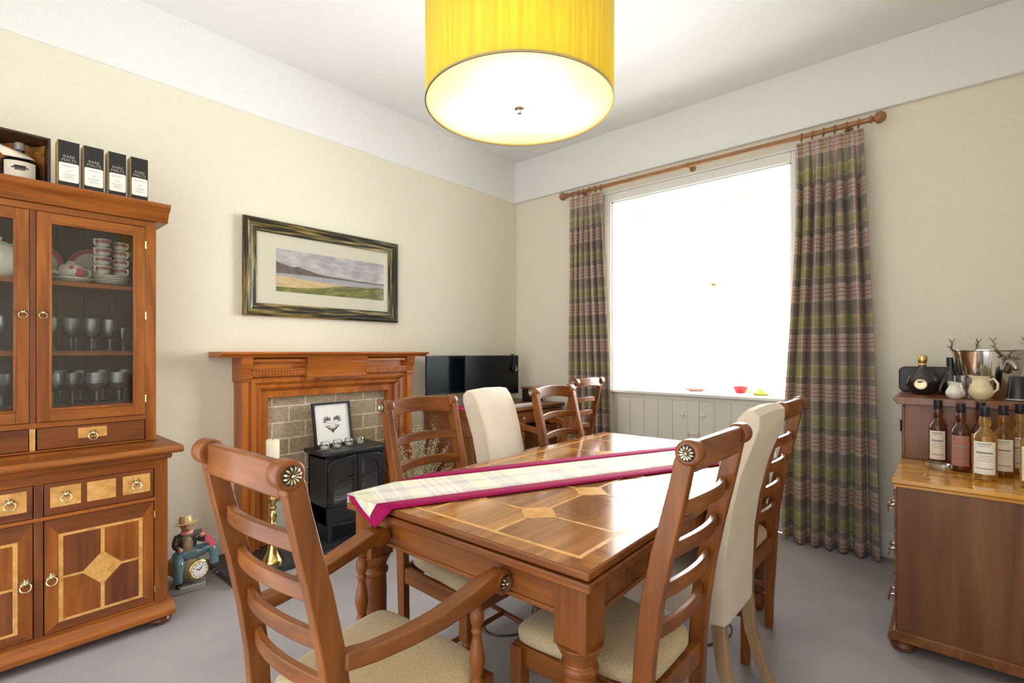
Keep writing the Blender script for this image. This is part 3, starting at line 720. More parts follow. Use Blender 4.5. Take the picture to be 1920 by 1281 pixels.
E_ = .006
bdr = .076
ln = [n0, n0+bdr, (n0+n1)/2, n1-bdr, n1]
def W(n, t, z=RZ): p = nv*n+dv*t; return (p.x, p.y, z)
nc = (Vector(tl(-hw, -hl)[:2])).dot(nv); nc2 = (Vector(tl(hw, hl)[:2])).dot(nv)
cloth, border = MB(), MB()
def tstart(n):
    return max(hit(n, ('x', -hw-E_)), hit(n, ('y', -hl-E_)))
def tend(n):
    return min(hit(n, ('x', hw+E_)), hit(n, ('y', hl+E_)))
def strip(mb, na, nb, m=8, z=RZ):
    ns = sorted(set([na+(nb-na)*i/m for i in range(m+1)]+[q for q in (nc, nc2) if na < q < nb])); T = 24; vs, uvs, fs = [], [], []
    for n in ns:
        a, b = tstart(n), tend(n)
        for k in range(T+1):
            t = a+(b-a)*k/T; vs.append(W(n, t, z)); uvs.append((n, t))
    for i in range(len(ns)-1):
        for k in range(T): fs.append((i*(T+1)+k, (i+1)*(T+1)+k, (i+1)*(T+1)+k+1, i*(T+1)+k+1))
    mb.add(vs, fs, uvs)
strip(cloth, n0+bdr, n1-bdr, 10); strip(border, n0, n0+bdr, 2, RZ+.0006); strip(border, n1-bdr, n1, 2, RZ+.0006)
def flap(end):
    """cloth hanging over the table corner, drawn to a point"""
    c0 = Vector((TC.x, TC.y, 0)); m = lambda p: Vector(p) if end == 0 else Vector((2*TC.x-p[0], 2*TC.y-p[1], p[2]))
    co = Vector(tl(-hw-E_, -hl-E_, RZ)); A = Vector(tl(-hw-E_, -hl+.002, RZ)); B = Vector(W(n1, tstart(n1))); T = Vector((2.000, -2.992, .728))
    LA, LB = (co-A).length, (B-co).length; L = LA+LB; bw_ = .058
    def top(a):
        d = a*L
        return A.lerp(co, d/LA) if d < LA else co.lerp(B, (d-LA)/LB)
    def pt(a, q):
        p = top(a).lerp(T, q); o = .012*math.sin(min(1, q*1.4)*PI/2); p += Vector((-.35, -.94, 0))*o*(1-q*.3); p.z -= .006*math.sin(PI*min(q, 1)); return m(p)
    Q = [0, .08, .18, .3, .42, .54, .66, .76, .86, .94, 1.0]
    for mb, sel in ((cloth, 0), (border, 1)):
        for part in ((1,) if sel == 0 else (0, 2)):
            vs, uvs, fs = [], [], []; K = 10 if part == 1 else 3
            for q in Q:
                e = min(.5, bw_/max(1e-3, (1-q)*L)); e2 = min(.5, .084/max(1e-3, (1-q*.9)*L)*(1-.3*q))
                lo, hi = (0, e) if part == 0 else ((e, 1-e2) if part == 1 else (1-e2, 1))
                for k in range(K+1):
                    a = lo+(hi-lo)*k/K; vs.append(pt(a, q)); uvs.append((n0+a*(n1-n0)*(1-q)+.2*q, -q*.12+a*.3))
            for r in range(len(Q)-1):
                for k in range(K): fs.append((r*(K+1)+k, (r+1)*(K+1)+k, (r+1)*(K+1)+k+1, r*(K+1)+k+1))
            mb.add(vs, fs, uvs)
    # the part that hangs over the long side
    P1 = Vector(W(n0, tstart(n0))) if end == 0 else None
    if end == 0: side = [(A, P1)]
    else: side = [(m(A), Vector(W(n1, tend(n1))))]
    for a, b in side:
        o = Vector((-.006, 0, 0)) if end == 0 else Vector((.006, 0, 0))
        for mb, z0, z1 in ((cloth, 0, .035), (border, .035, .06)):
            vs = [a+o*(z0 > 0), b+o*(z0 > 0), b+o-Vector((0, 0, z1 if mb is cloth else .0351)), a+o-Vector((0, 0, z1))] if mb is cloth else [a+o-Vector((0, 0, z0)), b+o-Vector((0, 0, z0)), b+o-Vector((0, 0, z0+.004)), a+o-Vector((0, 0, z1))]
            mb.add(vs, [(0, 1, 2, 3)], [(n0, 0), (n0, .2), (n0-.03, .2), (n0-.03, 0)])
flap(0); flap(1)
cloth.build('cloth', 'runner_plaid', run, True, solid=.0012, smooth=60); border.build('border', 'magenta', run, True, solid=.0018, smooth=60)

# ------------------------------------------------------------------ glazed dresser
DL, DR_, DC = -4.085, -3.187, -3.636
dres = thing('display_dresser', 'tall inlaid wooden dresser with glazed upper doors standing against the fireplace wall', 'dresser', (.30, DC, 0))
FX, UX = .55, .352
wd = ['dresser_wood_z', 'dresser_wood_y', 'dresser_dark', 'dresser_dark_y', 'burl', 'cabinet_inside']
mb = MB()
mb.mat(0).box(.02, FX-.02, DL, DL+.02, .10, .795).box(.02, FX-.02, DR_-.02, DR_, .10, .795).box(.02, .03, DL, DR_, .10, .795)
mb.mat(1).box(.03, FX-.02, DL+.02, DR_-.02, .10, .12).box(.03, FX-.02, DL+.02, DR_-.02, .585, .60)
for y0, y1 in ((DL, DL+.052), (DR_-.052, DR_)): mb.mat(0).box(FX-.02, FX, y0, y1, .10, .797)
mb.mat(2).box(FX-.02, FX-.002, DC-.014, DC+.014, .10, .735)
mb.mat(1).box(FX-.02, FX, DL+.052, DR_-.052, .735, .797).box(FX-.02, FX, DL+.052, DR_-.052, .583, .598).box(FX-.02, FX, DL+.052, DR_-.052, .10, .108)
mb.build('lower_carcass', wd, dres, True, .002)
mb = MB().prism([(.02, .045), (.605, .045), (.605, .068), (.592, .082), (.578, .095), (.572, .102), (.02, .102)], DL-.018, DR_+.018, 'XZ')
mb.build('plinth', 'dresser_wood_y', dres, True, .003)
mb = MB().prism([(.02, .802), (.590, .802), (.602, .808), (.608, .816), (.608, .822), (.600, .834), (.596, .836), (.02, .836)], DL-.05, DR_+.052, 'XZ')
mb.prism([(.02, .79), (.560, .775), (.572, .785), (.578, .803), (.02, .803)], DL-.012, DR_+.012, 'XZ')
mb.build('worktop', 'dresser_wood_y', dres, True, .002)
for y in (DL+.03, DR_-.03):
    for x in (.08, .545): MB().lathe([(.022, 0), (.040, .008), (.047, .022), (.042, .036), (.028, .046)], (x, y, 0), n=24).build('bun_foot', 'dresser_dark', dres, True)
def ring_pull(parent, c, s=1.0, ax=(1, 0, 0)):
    a = Vector(ax); c = Vector(c); u = Vector((0, 0, 1)); w_ = a.cross(u); mb = MB()
    mb.lathe([(.011*s, 0), (.010*s, .004), (.005*s, .008), (.006*s, .014), (0, .017)], c, a, 12)
    for k in range(8):
        q = 2*PI*k/8+.2; d = u*math.cos(q)+w_*math.sin(q); e = a.cross(d); R1 = .019*s
        mb.add([c+a*.001, c+d*R1*.55+e*.0042*s+a*.004, c+d*R1+a*.002, c+d*R1*.55-e*.0042*s+a*.004, c+d*R1*.5+a*.009], [(0, 1, 4), (1, 2, 4), (2, 3, 4), (3, 0, 4)])
    cc = c+a*.010-u*.016*s
    mb.tube([cc+(u*math.cos(q)+w_*math.sin(q))*.017*s+a*(.004 if math.cos(q) < 0 else 0) for q in frange(0, 2*PI*19/20, 20)], .0022*s, 6, True)
    mb.build('ring_pull', 'old_brass', parent, True, smooth=40)
def star_door(y0, y1, side):
    yc = (y0+y1)/2; mb = MB(); X = FX-.001
    mb.mat(2).box(FX-.018, FX-.003, y0+.002, y1-.002, .110, .581)
    ra0, ra1, rz0, rz1, iw = y0+.046, y1-.046+.0, .147, .517, .0145
    mb.mat(0)
    mb.quad((X-.001, y0+.004, .112), (X-.001, y0+.046, .147), (X-.001, y0+.046, .517), (X-.001, y0+.004, .579)).quad((X-.001, y1-.004, .112), (X-.001, y1-.004, .579), (X-.001, y1-.046, .517), (X-.001, y1-.046, .147))
    mb.mat(3).quad((X-.001, y0+.004, .112), (X-.001, y1-.004, .112), (X-.001, y1-.046, .147), (X-.001, y0+.046, .147)).quad((X-.001, y0+.004, .579), (X-.001, y0+.046, .517), (X-.001, y1-.046, .517), (X-.001, y1-.004, .579))
    zc = (rz0+rz1)/2
    for a, b, c, d in ((ra0, yc, rz0, zc), (yc, ra1, rz0, zc), (ra0, yc, zc, rz1), (yc, ra1, zc, rz1)): mb.mat(2 if (a == ra0) ^ (c == rz0) else 0).quad((X-.0008, a, c), (X-.0008, b, c), (X-.0008, b, d), (X-.0008, a, d))
    d = mb.build('door', wd, dres, True)
    mb = MB(); Z = X
    for a, b, c, e in ((ra0+iw, ra1-iw, rz0, rz0+iw*.8), (ra0+iw, ra1-iw, rz1-iw*.8, rz1), (ra0, ra0+iw, rz0, rz1), (ra1-iw, ra1, rz0, rz1)): mb.quad((Z, a, c), (Z, b, c), (Z, b, e), (Z, a, e))
    Z += .0002
    mb.quad((Z, yc-.007, rz0+.001), (Z, yc+.007, rz0+.001), (Z, yc+.007, rz1-.001), (Z, yc-.007, rz1-.001)); Z += .0002
    mb.quad((Z, ra0, zc-.005), (Z, ra1, zc-.005), (Z, ra1, zc+.005), (Z, ra0, zc+.005)); Z += .0002
    mb.poly([(Z, yc+p, zc+q) for p, q in ((-.066, -.005), (-.066, .005), (-.007, .066), (.007, .066), (.066, .005), (.066, -.005), (.007, -.066), (-.007, -.066))])
    mb.build('inlay', 'burl', d, True)
    ring_pull(d, (FX+.0, y0+.024 if side > 0 else y1-.024, .345))
    for z in (.17, .52):
        yy = y1+.001 if side > 0 else y0-.001; MB().cyl((FX+.001, yy, z-.016), (FX+.001, yy, z+.016), .0035, n=8).build('hinge', 'brass', d, True)
star_door(DC+.015, DR_-.053, 1); star_door(DL+.053, DC-.015, -1)
for s in (1, -1):
    y0, y1 = (DC+.015, DR_-.053) if s > 0 else (DL+.053, DC-.015)
    d = MB().mat(3).box(FX-.018, FX-.004, y0+.002, y1-.002, .600, .733).box(FX-.006, FX-.002, y0+.006, y1-.006, .604, .729).build('drawer', wd, dres, True, .001)
    mb = MB()
    for a, b in ((.020, .118), (.138, .237), (.262, .364)):
        a, b = (y0+a, y0+b) if s > 0 else (y1-b, y1-a); mb.box(FX-.003, FX-.0012, a, b, .632, .716)
    mb.build('inlay', 'burl', d, True)
    for a in (.069, .311): ring_pull(d, (FX, y0+a if s > 0 else y1-a, .682))
# upper case
mb = MB(); UL, UR = DL+.003, DR_-.0
mb.mat(0).box(.02, UX-.022, UL, UL+.02, .838, 1.93).box(.02, UX-.022, UR-.02, UR, .838, 1.93)
for y0, y1 in ((UL, UL+.044), (UR-.044, UR)): mb.mat(0).box(UX-.022, UX, y0, y1, .838, 1.93)
mb.mat(2).box(UX-.022, UX-.003, DC-.011, DC+.011, .94, 1.90)
mb.mat(1).box(UX-.022, UX, UL+.044, UR-.044, 1.900, 1.93).box(.03, UX-.022, UL+.02, UR-.02, 1.91, 1.93).box(.03, UX-.005, UL+.02, UR-.02, 1.012, 1.03)
mb.mat(1).box(UX-.022, UX+.002, UL+.044, UR-.044, .945, .968).box(UX-.022, UX-.001, UL+.044, UR-.044, .838, .846)
mb.mat(4).box(UX-.022, UX-.002, DC-.011, DC+.008, .846, .945)
mb.build('upper_carcass', wd, dres, True, .002)
mb = MB(); nb = 8
for i in range(nb):
    a = UL+.02+(UR-UL-.04)*i/nb; mb.box(.03, .042, a+.001, a+(UR-UL-.04)/nb-.001, .85, 1.91)
mb.build('back_boards', 'cabinet_inside', dres, True, .002)
for z in (1.262, 1.585): MB().box(.045, .285, UL+.022, UR-.022, z, z+.022).build('shelf', 'dresser_wood_y', dres, True, .002)
mb = MB().prism([(.02, 1.932), (UX+.008, 1.932), (UX+.012, 1.945), (UX+.020, 1.955), (UX+.028, 1.972), (UX+.045, 1.985), (UX+.055, 1.990), (UX+.062, 2.000), (UX+.066, 2.010), (UX+.060, 2.018), (.02, 2.018)], UL-.045, UR+.048, 'XZ')
mb.build('cornice', 'dresser_wood_y', dres, True, .002)
for s in (1, -1):
    y0, y1 = (DC+.012, UR-.045) if s > 0 else (UL+.045, DC-.012)
    mb = MB(); fw = .042; z0, z1 = .970, 1.898
    mb.mat(0).box(UX-.02, UX, y0, y0+fw, z0, z1).box(UX-.02, UX, y1-fw, y1, z0, z1).mat(1).box(UX-.02, UX-.0005, y0+fw, y1-fw, z0, z0+.05).box(UX-.02, UX-.0005, y0+fw, y1-fw, z1-.042, z1)
    d = mb.build('glazed_door', wd, dres, True, .002)
    mb = MB(); g = .007; a, b, c, e = y0+fw, y1-fw, z0+.05, z1-.042
    mb.box(UX-.012, UX+.003, a-.002, a+g, c, e).box(UX-.012, UX+.003, b-g, b+.002, c, e).box(UX-.012, UX+.003, a, b, c-.002, c+g).box(UX-.012, UX+.003, a, b, e-g, e+.002)
    mb.build('glazing_bead', 'dresser_wood_z', d, True, .002)
    MB().box(UX-.012, UX-.009, a, b, c, e).build('pane', 'cabinet_glass', d, True)
    ring_pull(d, (UX+.001, y0+.020 if s > 0 else y1-.020, 1.452), .8)
    for z in (1.05, 1.46, 1.81):
        yy = y1+.001 if s > 0 else y0-.001; MB().cyl((UX+.001, yy, z-.018), (UX+.001, yy, z+.018), .0035, n=8).build('hinge', 'brass', d, True)
    dr = MB().mat(3).box(UX-.02, UX-.003, y0+.002, y1-.002, .849, .943).build('drawer', wd, dres, True, .001)
    yc = y0+.190 if s > 0 else y1-.190
    MB().box(UX-.004, UX-.0015, yc-.052, yc+.052, .884, .931).build('inlay', 'burl', dr, True); ring_pull(dr, (UX-.001, yc, .904), .95)

# -------- boxes on top of the dresser
TOPZ = 2.019
PB = thing('presentation_box', 'open dark presentation box lined with gold satin on top of the dresser', 'box', (.2, -3.78, TOPZ))
mb = MB(); a, b = -3.985, -3.573
mb.box(.10, .30, a, a+.01, TOPZ, TOPZ+.225).box(.10, .30, b-.01, b, TOPZ, TOPZ+.225).box(.10, .30, a+.01, b-.01, TOPZ, TOPZ+.01).box(.10, .30, a+.01, b-.01, TOPZ+.215, TOPZ+.225).box(.10, .108, a+.01, b-.01, TOPZ+.01, TOPZ+.215)
mb.build('case', 'dark_walnut', PB, True, .0015)
mb = MB(); vs, fs = [], []; nu, nv = 28, 14; r_ = random.Random(5)
for j in range(nv+1):
    for i in range(nu+1):
        y = a+.012+(b-a-.024)*i/nu; z = TOPZ+.012+.20*j/nv
        dpt = .135+.03*math.cos(3*y*20)*math.sin(j*.5)+.012*r_.uniform(-1, 1)+.08*(abs(i/nu-.5)*2)**4
        vs.append((dpt, y, z))
fs = [(j*(nu+1)+i, j*(nu+1)+i+1, (j+1)*(nu+1)+i+1, (j+1)*(nu+1)+i) for j in range(nv) for i in range(nu)]
mb.add(vs, fs).build('satin_lining', 'gold_satin', PB, True, smooth=80)
fl = thing('flagon', 'squat dark flagon with a cream label and paper tag in the presentation box', 'bottle', (.235, -3.668, TOPZ+.0101))
bz = TOPZ+.0101
MB().lathe([(0, 0), (.060, 0), (.066, .008), (.067, .075), (.062, .095), (.045, .108), (.022, .116), (.017, .125), (.016, .150)], (.235, -3.668, bz), n=32).build('body', 'dark_glass_bottle', fl, True, smooth=50)
MB().lathe([(.018, .148), (.019, .15), (.019, .178), (.016, .182), (0, .182)], (.235, -3.668, bz), n=24).build('stopper', 'stone_glaze', fl, True)
def label_patch(parent, c, r, z0, z1, ang, half, mat, lines=(), inkm='grey_ink', name='label'):
    mb = MB(); n = 14; vs = []
    for i in range(n+1):
        q = ang-half+2*half*i/n
        for z in (z0, z1):
            vs.append((c[0]+(r+.0008)*math.cos(q), c[1]+(r+.0008)*math.sin(q), z))
    mb.mat(0).add(vs, [(2*i, 2*i+2, 2*i+3, 2*i+1) for i in range(n)])
    lab = mb.build(name, mat, parent, True, smooth=60); mb = MB()
    for (zz, wfrac, hh) in lines:
        L = max(2, int(n*wfrac)); vs = []
        for i in range(L+1):
            q = ang-half*wfrac+2*half*wfrac*i/L
            for z in (zz-hh, zz+hh): vs.append((c[0]+(r+.0013)*math.cos(q), c[1]+(r+.0013)*math.sin(q), z))
        mb.add(vs, [(2*i, 2*i+2, 2*i+3, 2*i+1) for i in range(L)])
    if lines: mb.build('lettering', inkm, lab, True, smooth=60)
    return lab
label_patch(fl, (.235, -3.668), .067, bz+.012, bz+.085, math.radians(-4), .82, 'label_cream', ((bz+.062, .35, .004), (bz+.055, .5, .003), (bz+.048, .3, .003)), 'ink')
MB().quad((.300, -3.775, bz+.150), (.312, -3.725, bz+.095), (.307, -3.625, bz+.098), (.262, -3.655, bz+.132)).build('paper_tag', 'label_cream', fl, True, solid=.001)
names = ['first', 'second', 'third', 'fourth']
for k, (y0, y1) in enumerate(((-3.557, -3.481), (-3.469, -3.394), (-3.379, -3.309), (-3.293, -3.222))):
    t = thing('whisky_box', 'slim black carton with white label, %s one after the gold lined presentation box' % names[k], 'box', (.32, (y0+y1)/2, TOPZ), 0, 'whisky cartons on the dresser')
    x0, x1 = .285, .362
    mb = MB().mat(0).box(x0, x1-.003, y0, y1, TOPZ+.001, TOPZ+.213).mat(1).box(x1-.003, x1, y0+.002, y1-.002, TOPZ+.001, TOPZ+.212)
    mb.build('carton', ['gold_card', 'card_black'], t, True, .0008)
    yc = (y0+y1)/2; X = x1+.0005; mb = MB(); hw_ = (y1-y0)/2-.004; z0, z1 = TOPZ+.028, TOPZ+.113; rr_ = .006; pts = []
    for cx, cz, q0 in ((hw_-rr_, z1-rr_, 0), (-hw_+rr_, z1-rr_, PI/2), (-hw_+rr_, z0+rr_, PI), (hw_-rr_, z0+rr_, 3*PI/2)):
        for q in frange(q0, q0+PI/2, 5): pts.append((X, yc+cx+rr_*math.cos(q), cz+rr_*math.sin(q)))
    mb.mat(0).poly(pts); X += .0004
    mb.mat(1); text(mb, 'RARE MALTS', (X, yc, z1-.014), (0, 1, 0), (0, 0, 1), .0075)
    mb.mat(2); text(mb, ['21', '20', '22', '23'][k], (X, yc, z1-.036), (0, 1, 0), (0, 0, 1), .013)
    for q, wv in ((.052, .022), (.060, .014), (.068, .018)): mb.quad((X, yc-wv, z1-q), (X, yc+wv, z1-q), (X, yc+wv, z1-q+.002), (X, yc-wv, z1-q+.002))
    mb.build('label', ['label_white', 'red_ink', 'grey_ink'], t, True)
    mb = MB(); text(mb, 'RARE', (X, yc, TOPZ+.141), (0, 1, 0), (0, 0, 1), .017); text(mb, 'MALTS', (X, yc, TOPZ+.125), (0, 1, 0), (0, 0, 1), .017)
    mb.build('lettering', 'silver_ink', t, True)

# -------- china and glasses inside the dresser
def lathe_thing(name, label, cat, loc, prof, mat, group=None, n=24, part='body'):
    t = thing(name, label, cat, loc, 0, group); MB().lathe(prof, n=n).build(part, mat, t, smooth=50); return t
SZ1, SZ2, SZ0 = 1.608, 1.285, 1.0301
ordn = ['lowest', 'second lowest', 'second highest', 'highest']
sauc = [(0, 0), (.030, 0), (.034, .003), (.062, .010), (.075, .016), (.076, .018), (.062, .013), (.034, .006), (0, .005)]
for k in range(4):
    t = lathe_thing('saucer', 'white saucer, %s of the pile under the stacked teacups' % ordn[k], 'saucer', (.175, -3.335, SZ1+.011*k), sauc, 'china', 'saucers on the top shelf')
def cup(label, loc, rz, group):
    t = thing('teacup', label, 'cup', loc, rz, group)
    MB().lathe([(0, 0), (.016, 0), (.018, .004), (.030, .012), (.036, .030), (.038, .0425), (.0365, .0425), (.034, .030), (.028, .014), (0, .008)], n=24).build('body', 'china', t, smooth=60)
    MB().lathe([(.0370, .022), (.0385, .038), (.0376, .038), (.0362, .022)], n=24, close=True).build('rose_band', 'pink_band', t, smooth=60)
    MB().tube([(.033, 0, .012), (.048, 0, .010), (.056, 0, .020), (.052, 0, .034), (.036, 0, .036)], .0035, 8).build('handle', 'china', t)
for k in range(4):
    cup('rose banded teacup, %s of the left pile on the saucers' % ordn[k], (.205, -3.376, SZ1+.052+.0435*k), math.radians(-40), 'teacups on the top shelf')
for k in range(4):
    cup('rose banded teacup, %s of the right pile on the saucers' % ordn[k], (.165, -3.293, SZ1+.052+.0435*k), math.radians(20), 'teacups on the top shelf')
t = lathe_thing('tea_plate', 'white plate lying under the rose sugar bowl', 'plate', (.20, -3.490, SZ1), [(0, 0), (.05, 0), (.055, .004), (.085, .018), (.086, .022), (.055, .009), (0, .007)], 'china')
sb = thing('sugar_bowl', 'small china bowl painted with a pink rose on the top shelf', 'bowl', (.20, -3.490, SZ1+.0095))
MB().lathe([(0, 0), (.024, 0), (.026, .006), (.044, .022), (.050, .045), (.043, .068), (.036, .078), (.020, .082), (.016, .094), (0, .096)], n=28).build('body', 'china', sb, smooth=60)
MB().sphere((.042, .022, .040), .020, (.35, 1, 1)).sphere((.045, -.006, .060), .010, (.35, 1, 1)).build('painted_rose', 'rose', sb)
MB().tube([(.0, .045, .060), (.0, .066, .058), (0, .070, .035), (0, .050, .022)], .004).tube([(0, -.045, .035), (0, -.075, .045), (.0, -.084, .062)], [.010, .007, .006]).build('handle', 'china', sb)
for k, (y, r_) in enumerate(((-3.600, .095), (-3.395, .095))):
    t = thing('display_plate', 'rose rimmed plate standing on edge behind the %s' % ('sugar bowl' if k == 0 else 'stacked teacups'), 'plate', (.075, y, SZ1), 0, 'plates standing at the back of the top shelf')
    MB().lathe([(0, 0), (r_*.62, 0), (r_*.70, .006), (r_, .014), (r_, .017), (r_*.7, .009), (0, .004)], (0, 0, r_+.001), (1, 0, .15), 40).build('plate', 'china', t, smooth=50)
    MB().lathe([(r_*.78, .0118), (r_*.985, .0180), (r_*.98, .0175), (r_*.78, .0112)], (0, 0, r_+.001), (1, 0, .15), 40, close=True).build('rose_rim', 'rose', t, smooth=50)
tp = thing('teapot', 'large white teapot with green leaf trim behind the left glazed door', 'teapot', (.19, -3.735, SZ1))
MB().lathe([(0, 0), (.040, 0), (.045, .008), (.078, .035), (.092, .075), (.084, .115), (.056, .138), (.050, .146), (.030, .160), (.012, .166), (.016, .180), (0, .19)], n=32).build('body', 'china', tp, smooth=60)
MB().lathe([(.0525, .140), (.060, .142), (.058, .150), (.050, .148)], n=32, close=True).build('leaf_trim', 'sage', tp)
MB().tube([(0, -.08, .05), (0, -.12, .08), (0, -.13, .12)], [.018, .012, .010]).build('spout', 'china', tp)
MB().tube([(0, .083, .045), (0, .115, .05), (0, .122, .09), (0, .080, .118)], .007).build('handle', 'china', tp)
def goblet(label, loc, h, r, group, cut=True):
    t = thing('wine_glass', label, 'glass', loc, 0, group)
    pr = [(0, 0), (r*.85, 0), (r*.85, .002), (r*.25, .006), (.0045, .014), (.004, h*.28), (.007, h*.34), (.004, h*.40), (r*.45, h*.47), (r*.92, h*.66), (r, h*.82), (r*.93, h), (r*.93-.0012, h), (r-.0015, h*.82), (r*.88, h*.66), (r*.4, h*.49), (0, h*.44)]
    MB().lathe(pr, n=16).build('glass', 'cut_glass', t, smooth=25)
pos2 = [(-3.745, .19), (-3.566, .20), (-3.492, .21), (-3.418, .22), (-3.346, .20)]
nm = ['behind the left glazed door', 'leftmost behind the right glazed door', 'second from left in the right glazed door', 'third from left in the right glazed door', 'fourth from left in the right glazed door']
for (y, x), n_ in zip(pos2, nm): goblet('cut glass goblet on the middle shelf, '+n_, (x, y, SZ2), .155, .033, 'goblets on the middle shelf')
for i, (y, x) in enumerate([(-3.46, .10), (-3.39, .11), (-3.325, .10)]):
    goblet('cut glass goblet at the back of the middle shelf, %s from the left' % names[i], (x, y, SZ2), .155, .034, 'goblets on the middle shelf')
lathe_thing('flute_glass', 'narrow flute glass at the right end of the middle shelf', 'glass', (.235, -3.298, SZ2), [(0, 0), (.026, 0), (.026, .002), (.006, .006), (.004, .03), (.012, .045), (.019, .09), (.020, .115), (.019, .115), (.011, .05), (0, .04)], 'clear_glass')
pos0 = [(-3.765, .23), (-3.722, .17), (-3.560, .23), (-3.486, .20), (-3.402, .24), (-3.314, .23)]
nm = ['leftmost behind the left door', 'beside the left door stile', 'leftmost in the right glazed door', 'second from left in the right glazed door', 'the brightest, near the centre of the right glazed door', 'rightmost at the front, right glazed door']
for (y, x), n_ in zip(pos0, nm): goblet('wine glass on cabinet floor, '+n_, (x, y, SZ0), .150, .044 if y > -3.45 else .034, 'wine glasses on the cabinet floor')
for i, (y, x) in enumerate([(-3.52, .11), (-3.445, .12), (-3.360, .12), (-3.27, .12)]):
    goblet('wine glass at the back of the cabinet floor, %s from the left' % names[i], (x, y, SZ0), .160, .036, 'wine glasses on the cabinet floor')

# ------------------------------------------------------------------ landscape picture
Y0, Y1, Z0, Z1 = -2.652, -1.490, 1.512, 2.142
pic = thing('framed_picture', 'wide framed lakeland landscape print in a dark antiqued gold frame', 'picture', (0, (Y0+Y1)/2, Z0))
mb = MB(); fwid = .083
sec = [(0, 0), (.028, 0), (.038, .008), (.040, .020), (.034, .030), (.026, .045), (.022, .060), (.024, .070), (.018, fwid), (0, fwid)]
cor = [(Y0, Z0, 1, 1), (Y1, Z0, -1, 1), (Y1, Z1, -1, -1), (Y0, Z1, 1, -1)]; vs = []
for y, z, a, b in cor:
    for x, d in sec: vs.append((x+.001, y+a*d, z+b*d))
L = len(sec); fs = [(i*L+k, i*L+k+1, ((i+1) % 4)*L+k+1, ((i+1) % 4)*L+k) for i in range(4) for k in range(L-1)]
for i in range(4): mb.mat(i % 2).add(vs, fs[i*(L-1):(i+1)*(L-1)])
mb.build('frame', ['antique_frame', 'antique_frame_upright'], pic, True, smooth=50)
my0, my1, mz0, mz1 = Y0+fwid-.004, Y1-fwid+.004, Z0+fwid-.004, Z1-fwid+.004
MB().box(.003, .010, my0, my1, mz0, mz1).build('mount', 'mat_board', pic, True)
py0, py1, pz0, pz1 = -2.445, -1.612, 1.682, 1.965
def PQ(u, v): return (py0+(py1-py0)*u, pz0+(pz1-pz0)*v)
mb = MB(); X = .0103
def pp(mi, pts, dx): mb.mat(mi).poly([(X+dx, *PQ(u, v)) for u, v in pts])
pp(0, [(0, 0), (1, 0), (1, 1), (0, 1)], 0)
pp(1, [(0, .40), (0, .70), (.07, .64), (.13, .61), (.19, .63), (.25, .58), (.33, .53), (.40, .50), (.50, .475), (.60, .47), (.70, .46), (.80, .45), (.9, .44), (1, .46), (1, .36), (.5, .38)], .0002)
pp(2, [(0, .34), (0, .43), (.3, .44), (.6, .43), (1, .40), (1, .28), (.5, .28)], .0004)
pp(3, [(0, .08), (0, .37), (.2, .34), (.45, .31), (.62, .27), (.5, .16), (.3, .1)], .0006)
pp(4, [(0, 0), (1, 0), (1, .33), (.93, .34), (.84, .29), (.7, .30), (.56, .27), (.40, .18), (.2, .12), (0, .11)], .0008)
mb.build('print', ['sky_print', 'hill_print', 'water_print', 'sand_print', 'meadow_print'], pic, True)
MB().quad((.0158, my0+.001, mz0+.001), (.0158, my1-.001, mz0+.001), (.0158, my1-.001, mz1-.001), (.0158, my0+.001, mz1-.001)).build('glass', 'picture_glass', pic, True)

# ------------------------------------------------------------------ fireplace
FC = -2.065; h1, h2 = .635, .455
fp = thing('fire_surround', 'carved pine fire surround with mantel shelf and dentil frieze', 'fireplace', (.05, FC, 0))
prof = [(.0, 0), (.128, 0), (.128, .040), (.112, .044), (.112, .052), (.122, .060), (.118, .078), (.098, .095), (.096, .104), (.104, .112), (.088, .128), (.070, .136), (.070, .18), (0, .18)]
ZT = .985+.18; mb = MB(); vs = []; L = len(prof)
for y, z, a, b in ((FC-h1, .041, 1, 0), (FC-h1, ZT, 1, -1), (FC+h1, ZT, -1, -1), (FC+h1, .041, -1, 0)):
    for x, d in prof: vs.append((x, y+a*d, z+b*d))
fs = [(i*L+k, i*L+(k+1) % L, (i+1)*L+(k+1) % L, (i+1)*L+k) for i in range(3) for k in range(L)]+[tuple(reversed(range(L))), tuple(3*L+k for k in range(L))]
mb.add(vs, fs); mb.build('moulded_surround', 'pine_z', fp, True, .0015)
mb = MB()
mb.prism([(0, 1.09), (.105, 1.09), (.105, 1.235), (.135, 1.245), (0, 1.25)], FC-h1, FC+h1, 'XZ')
mb.build('frieze_board', 'pine_y', fp, True, .0015)
frieze = [(0, 1.095), (.135, 1.095), (.135, 1.108), (.142, 1.112), (.142, 1.13), (.130, 1.135), (.135, 1.165), (.150, 1.185), (.158, 1.21), (.150, 1.215), (.162, 1.245), (0, 1.245)]
for (a, b), dx in (((FC-h1-.01, FC-h1+.055), 0), ((FC+h1-.055, FC+h1+.01), 0), ((FC-.235, FC+.215), .004)):
    MB().prism([(x+dx, z) for x, z in frieze], a, b, 'XZ').build('frieze_block', 'pine_y', fp, True, .0015)
for s in (-1, 1):
    a, b = (FC-h1+.06, FC-.24) if s < 0 else (FC+.22, FC+h1-.06); n = 17; mb = MB()
    mb.box(.100, .112, a, b, 1.115, 1.165).box(.10, .118, a, b, 1.108, 1.118)
    for k in range(n):
        y = a+(b-a)*(k+.5)/n; mb.box(.112, .132, y-.0068, y+.0068, 1.130, 1.158)
    mb.box(.10, .136, a, b, 1.160, 1.172).box(.10, .136, a, b, 1.215, 1.235)
    mb.build('dentil_moulding', 'pine_y', fp, True, .002)
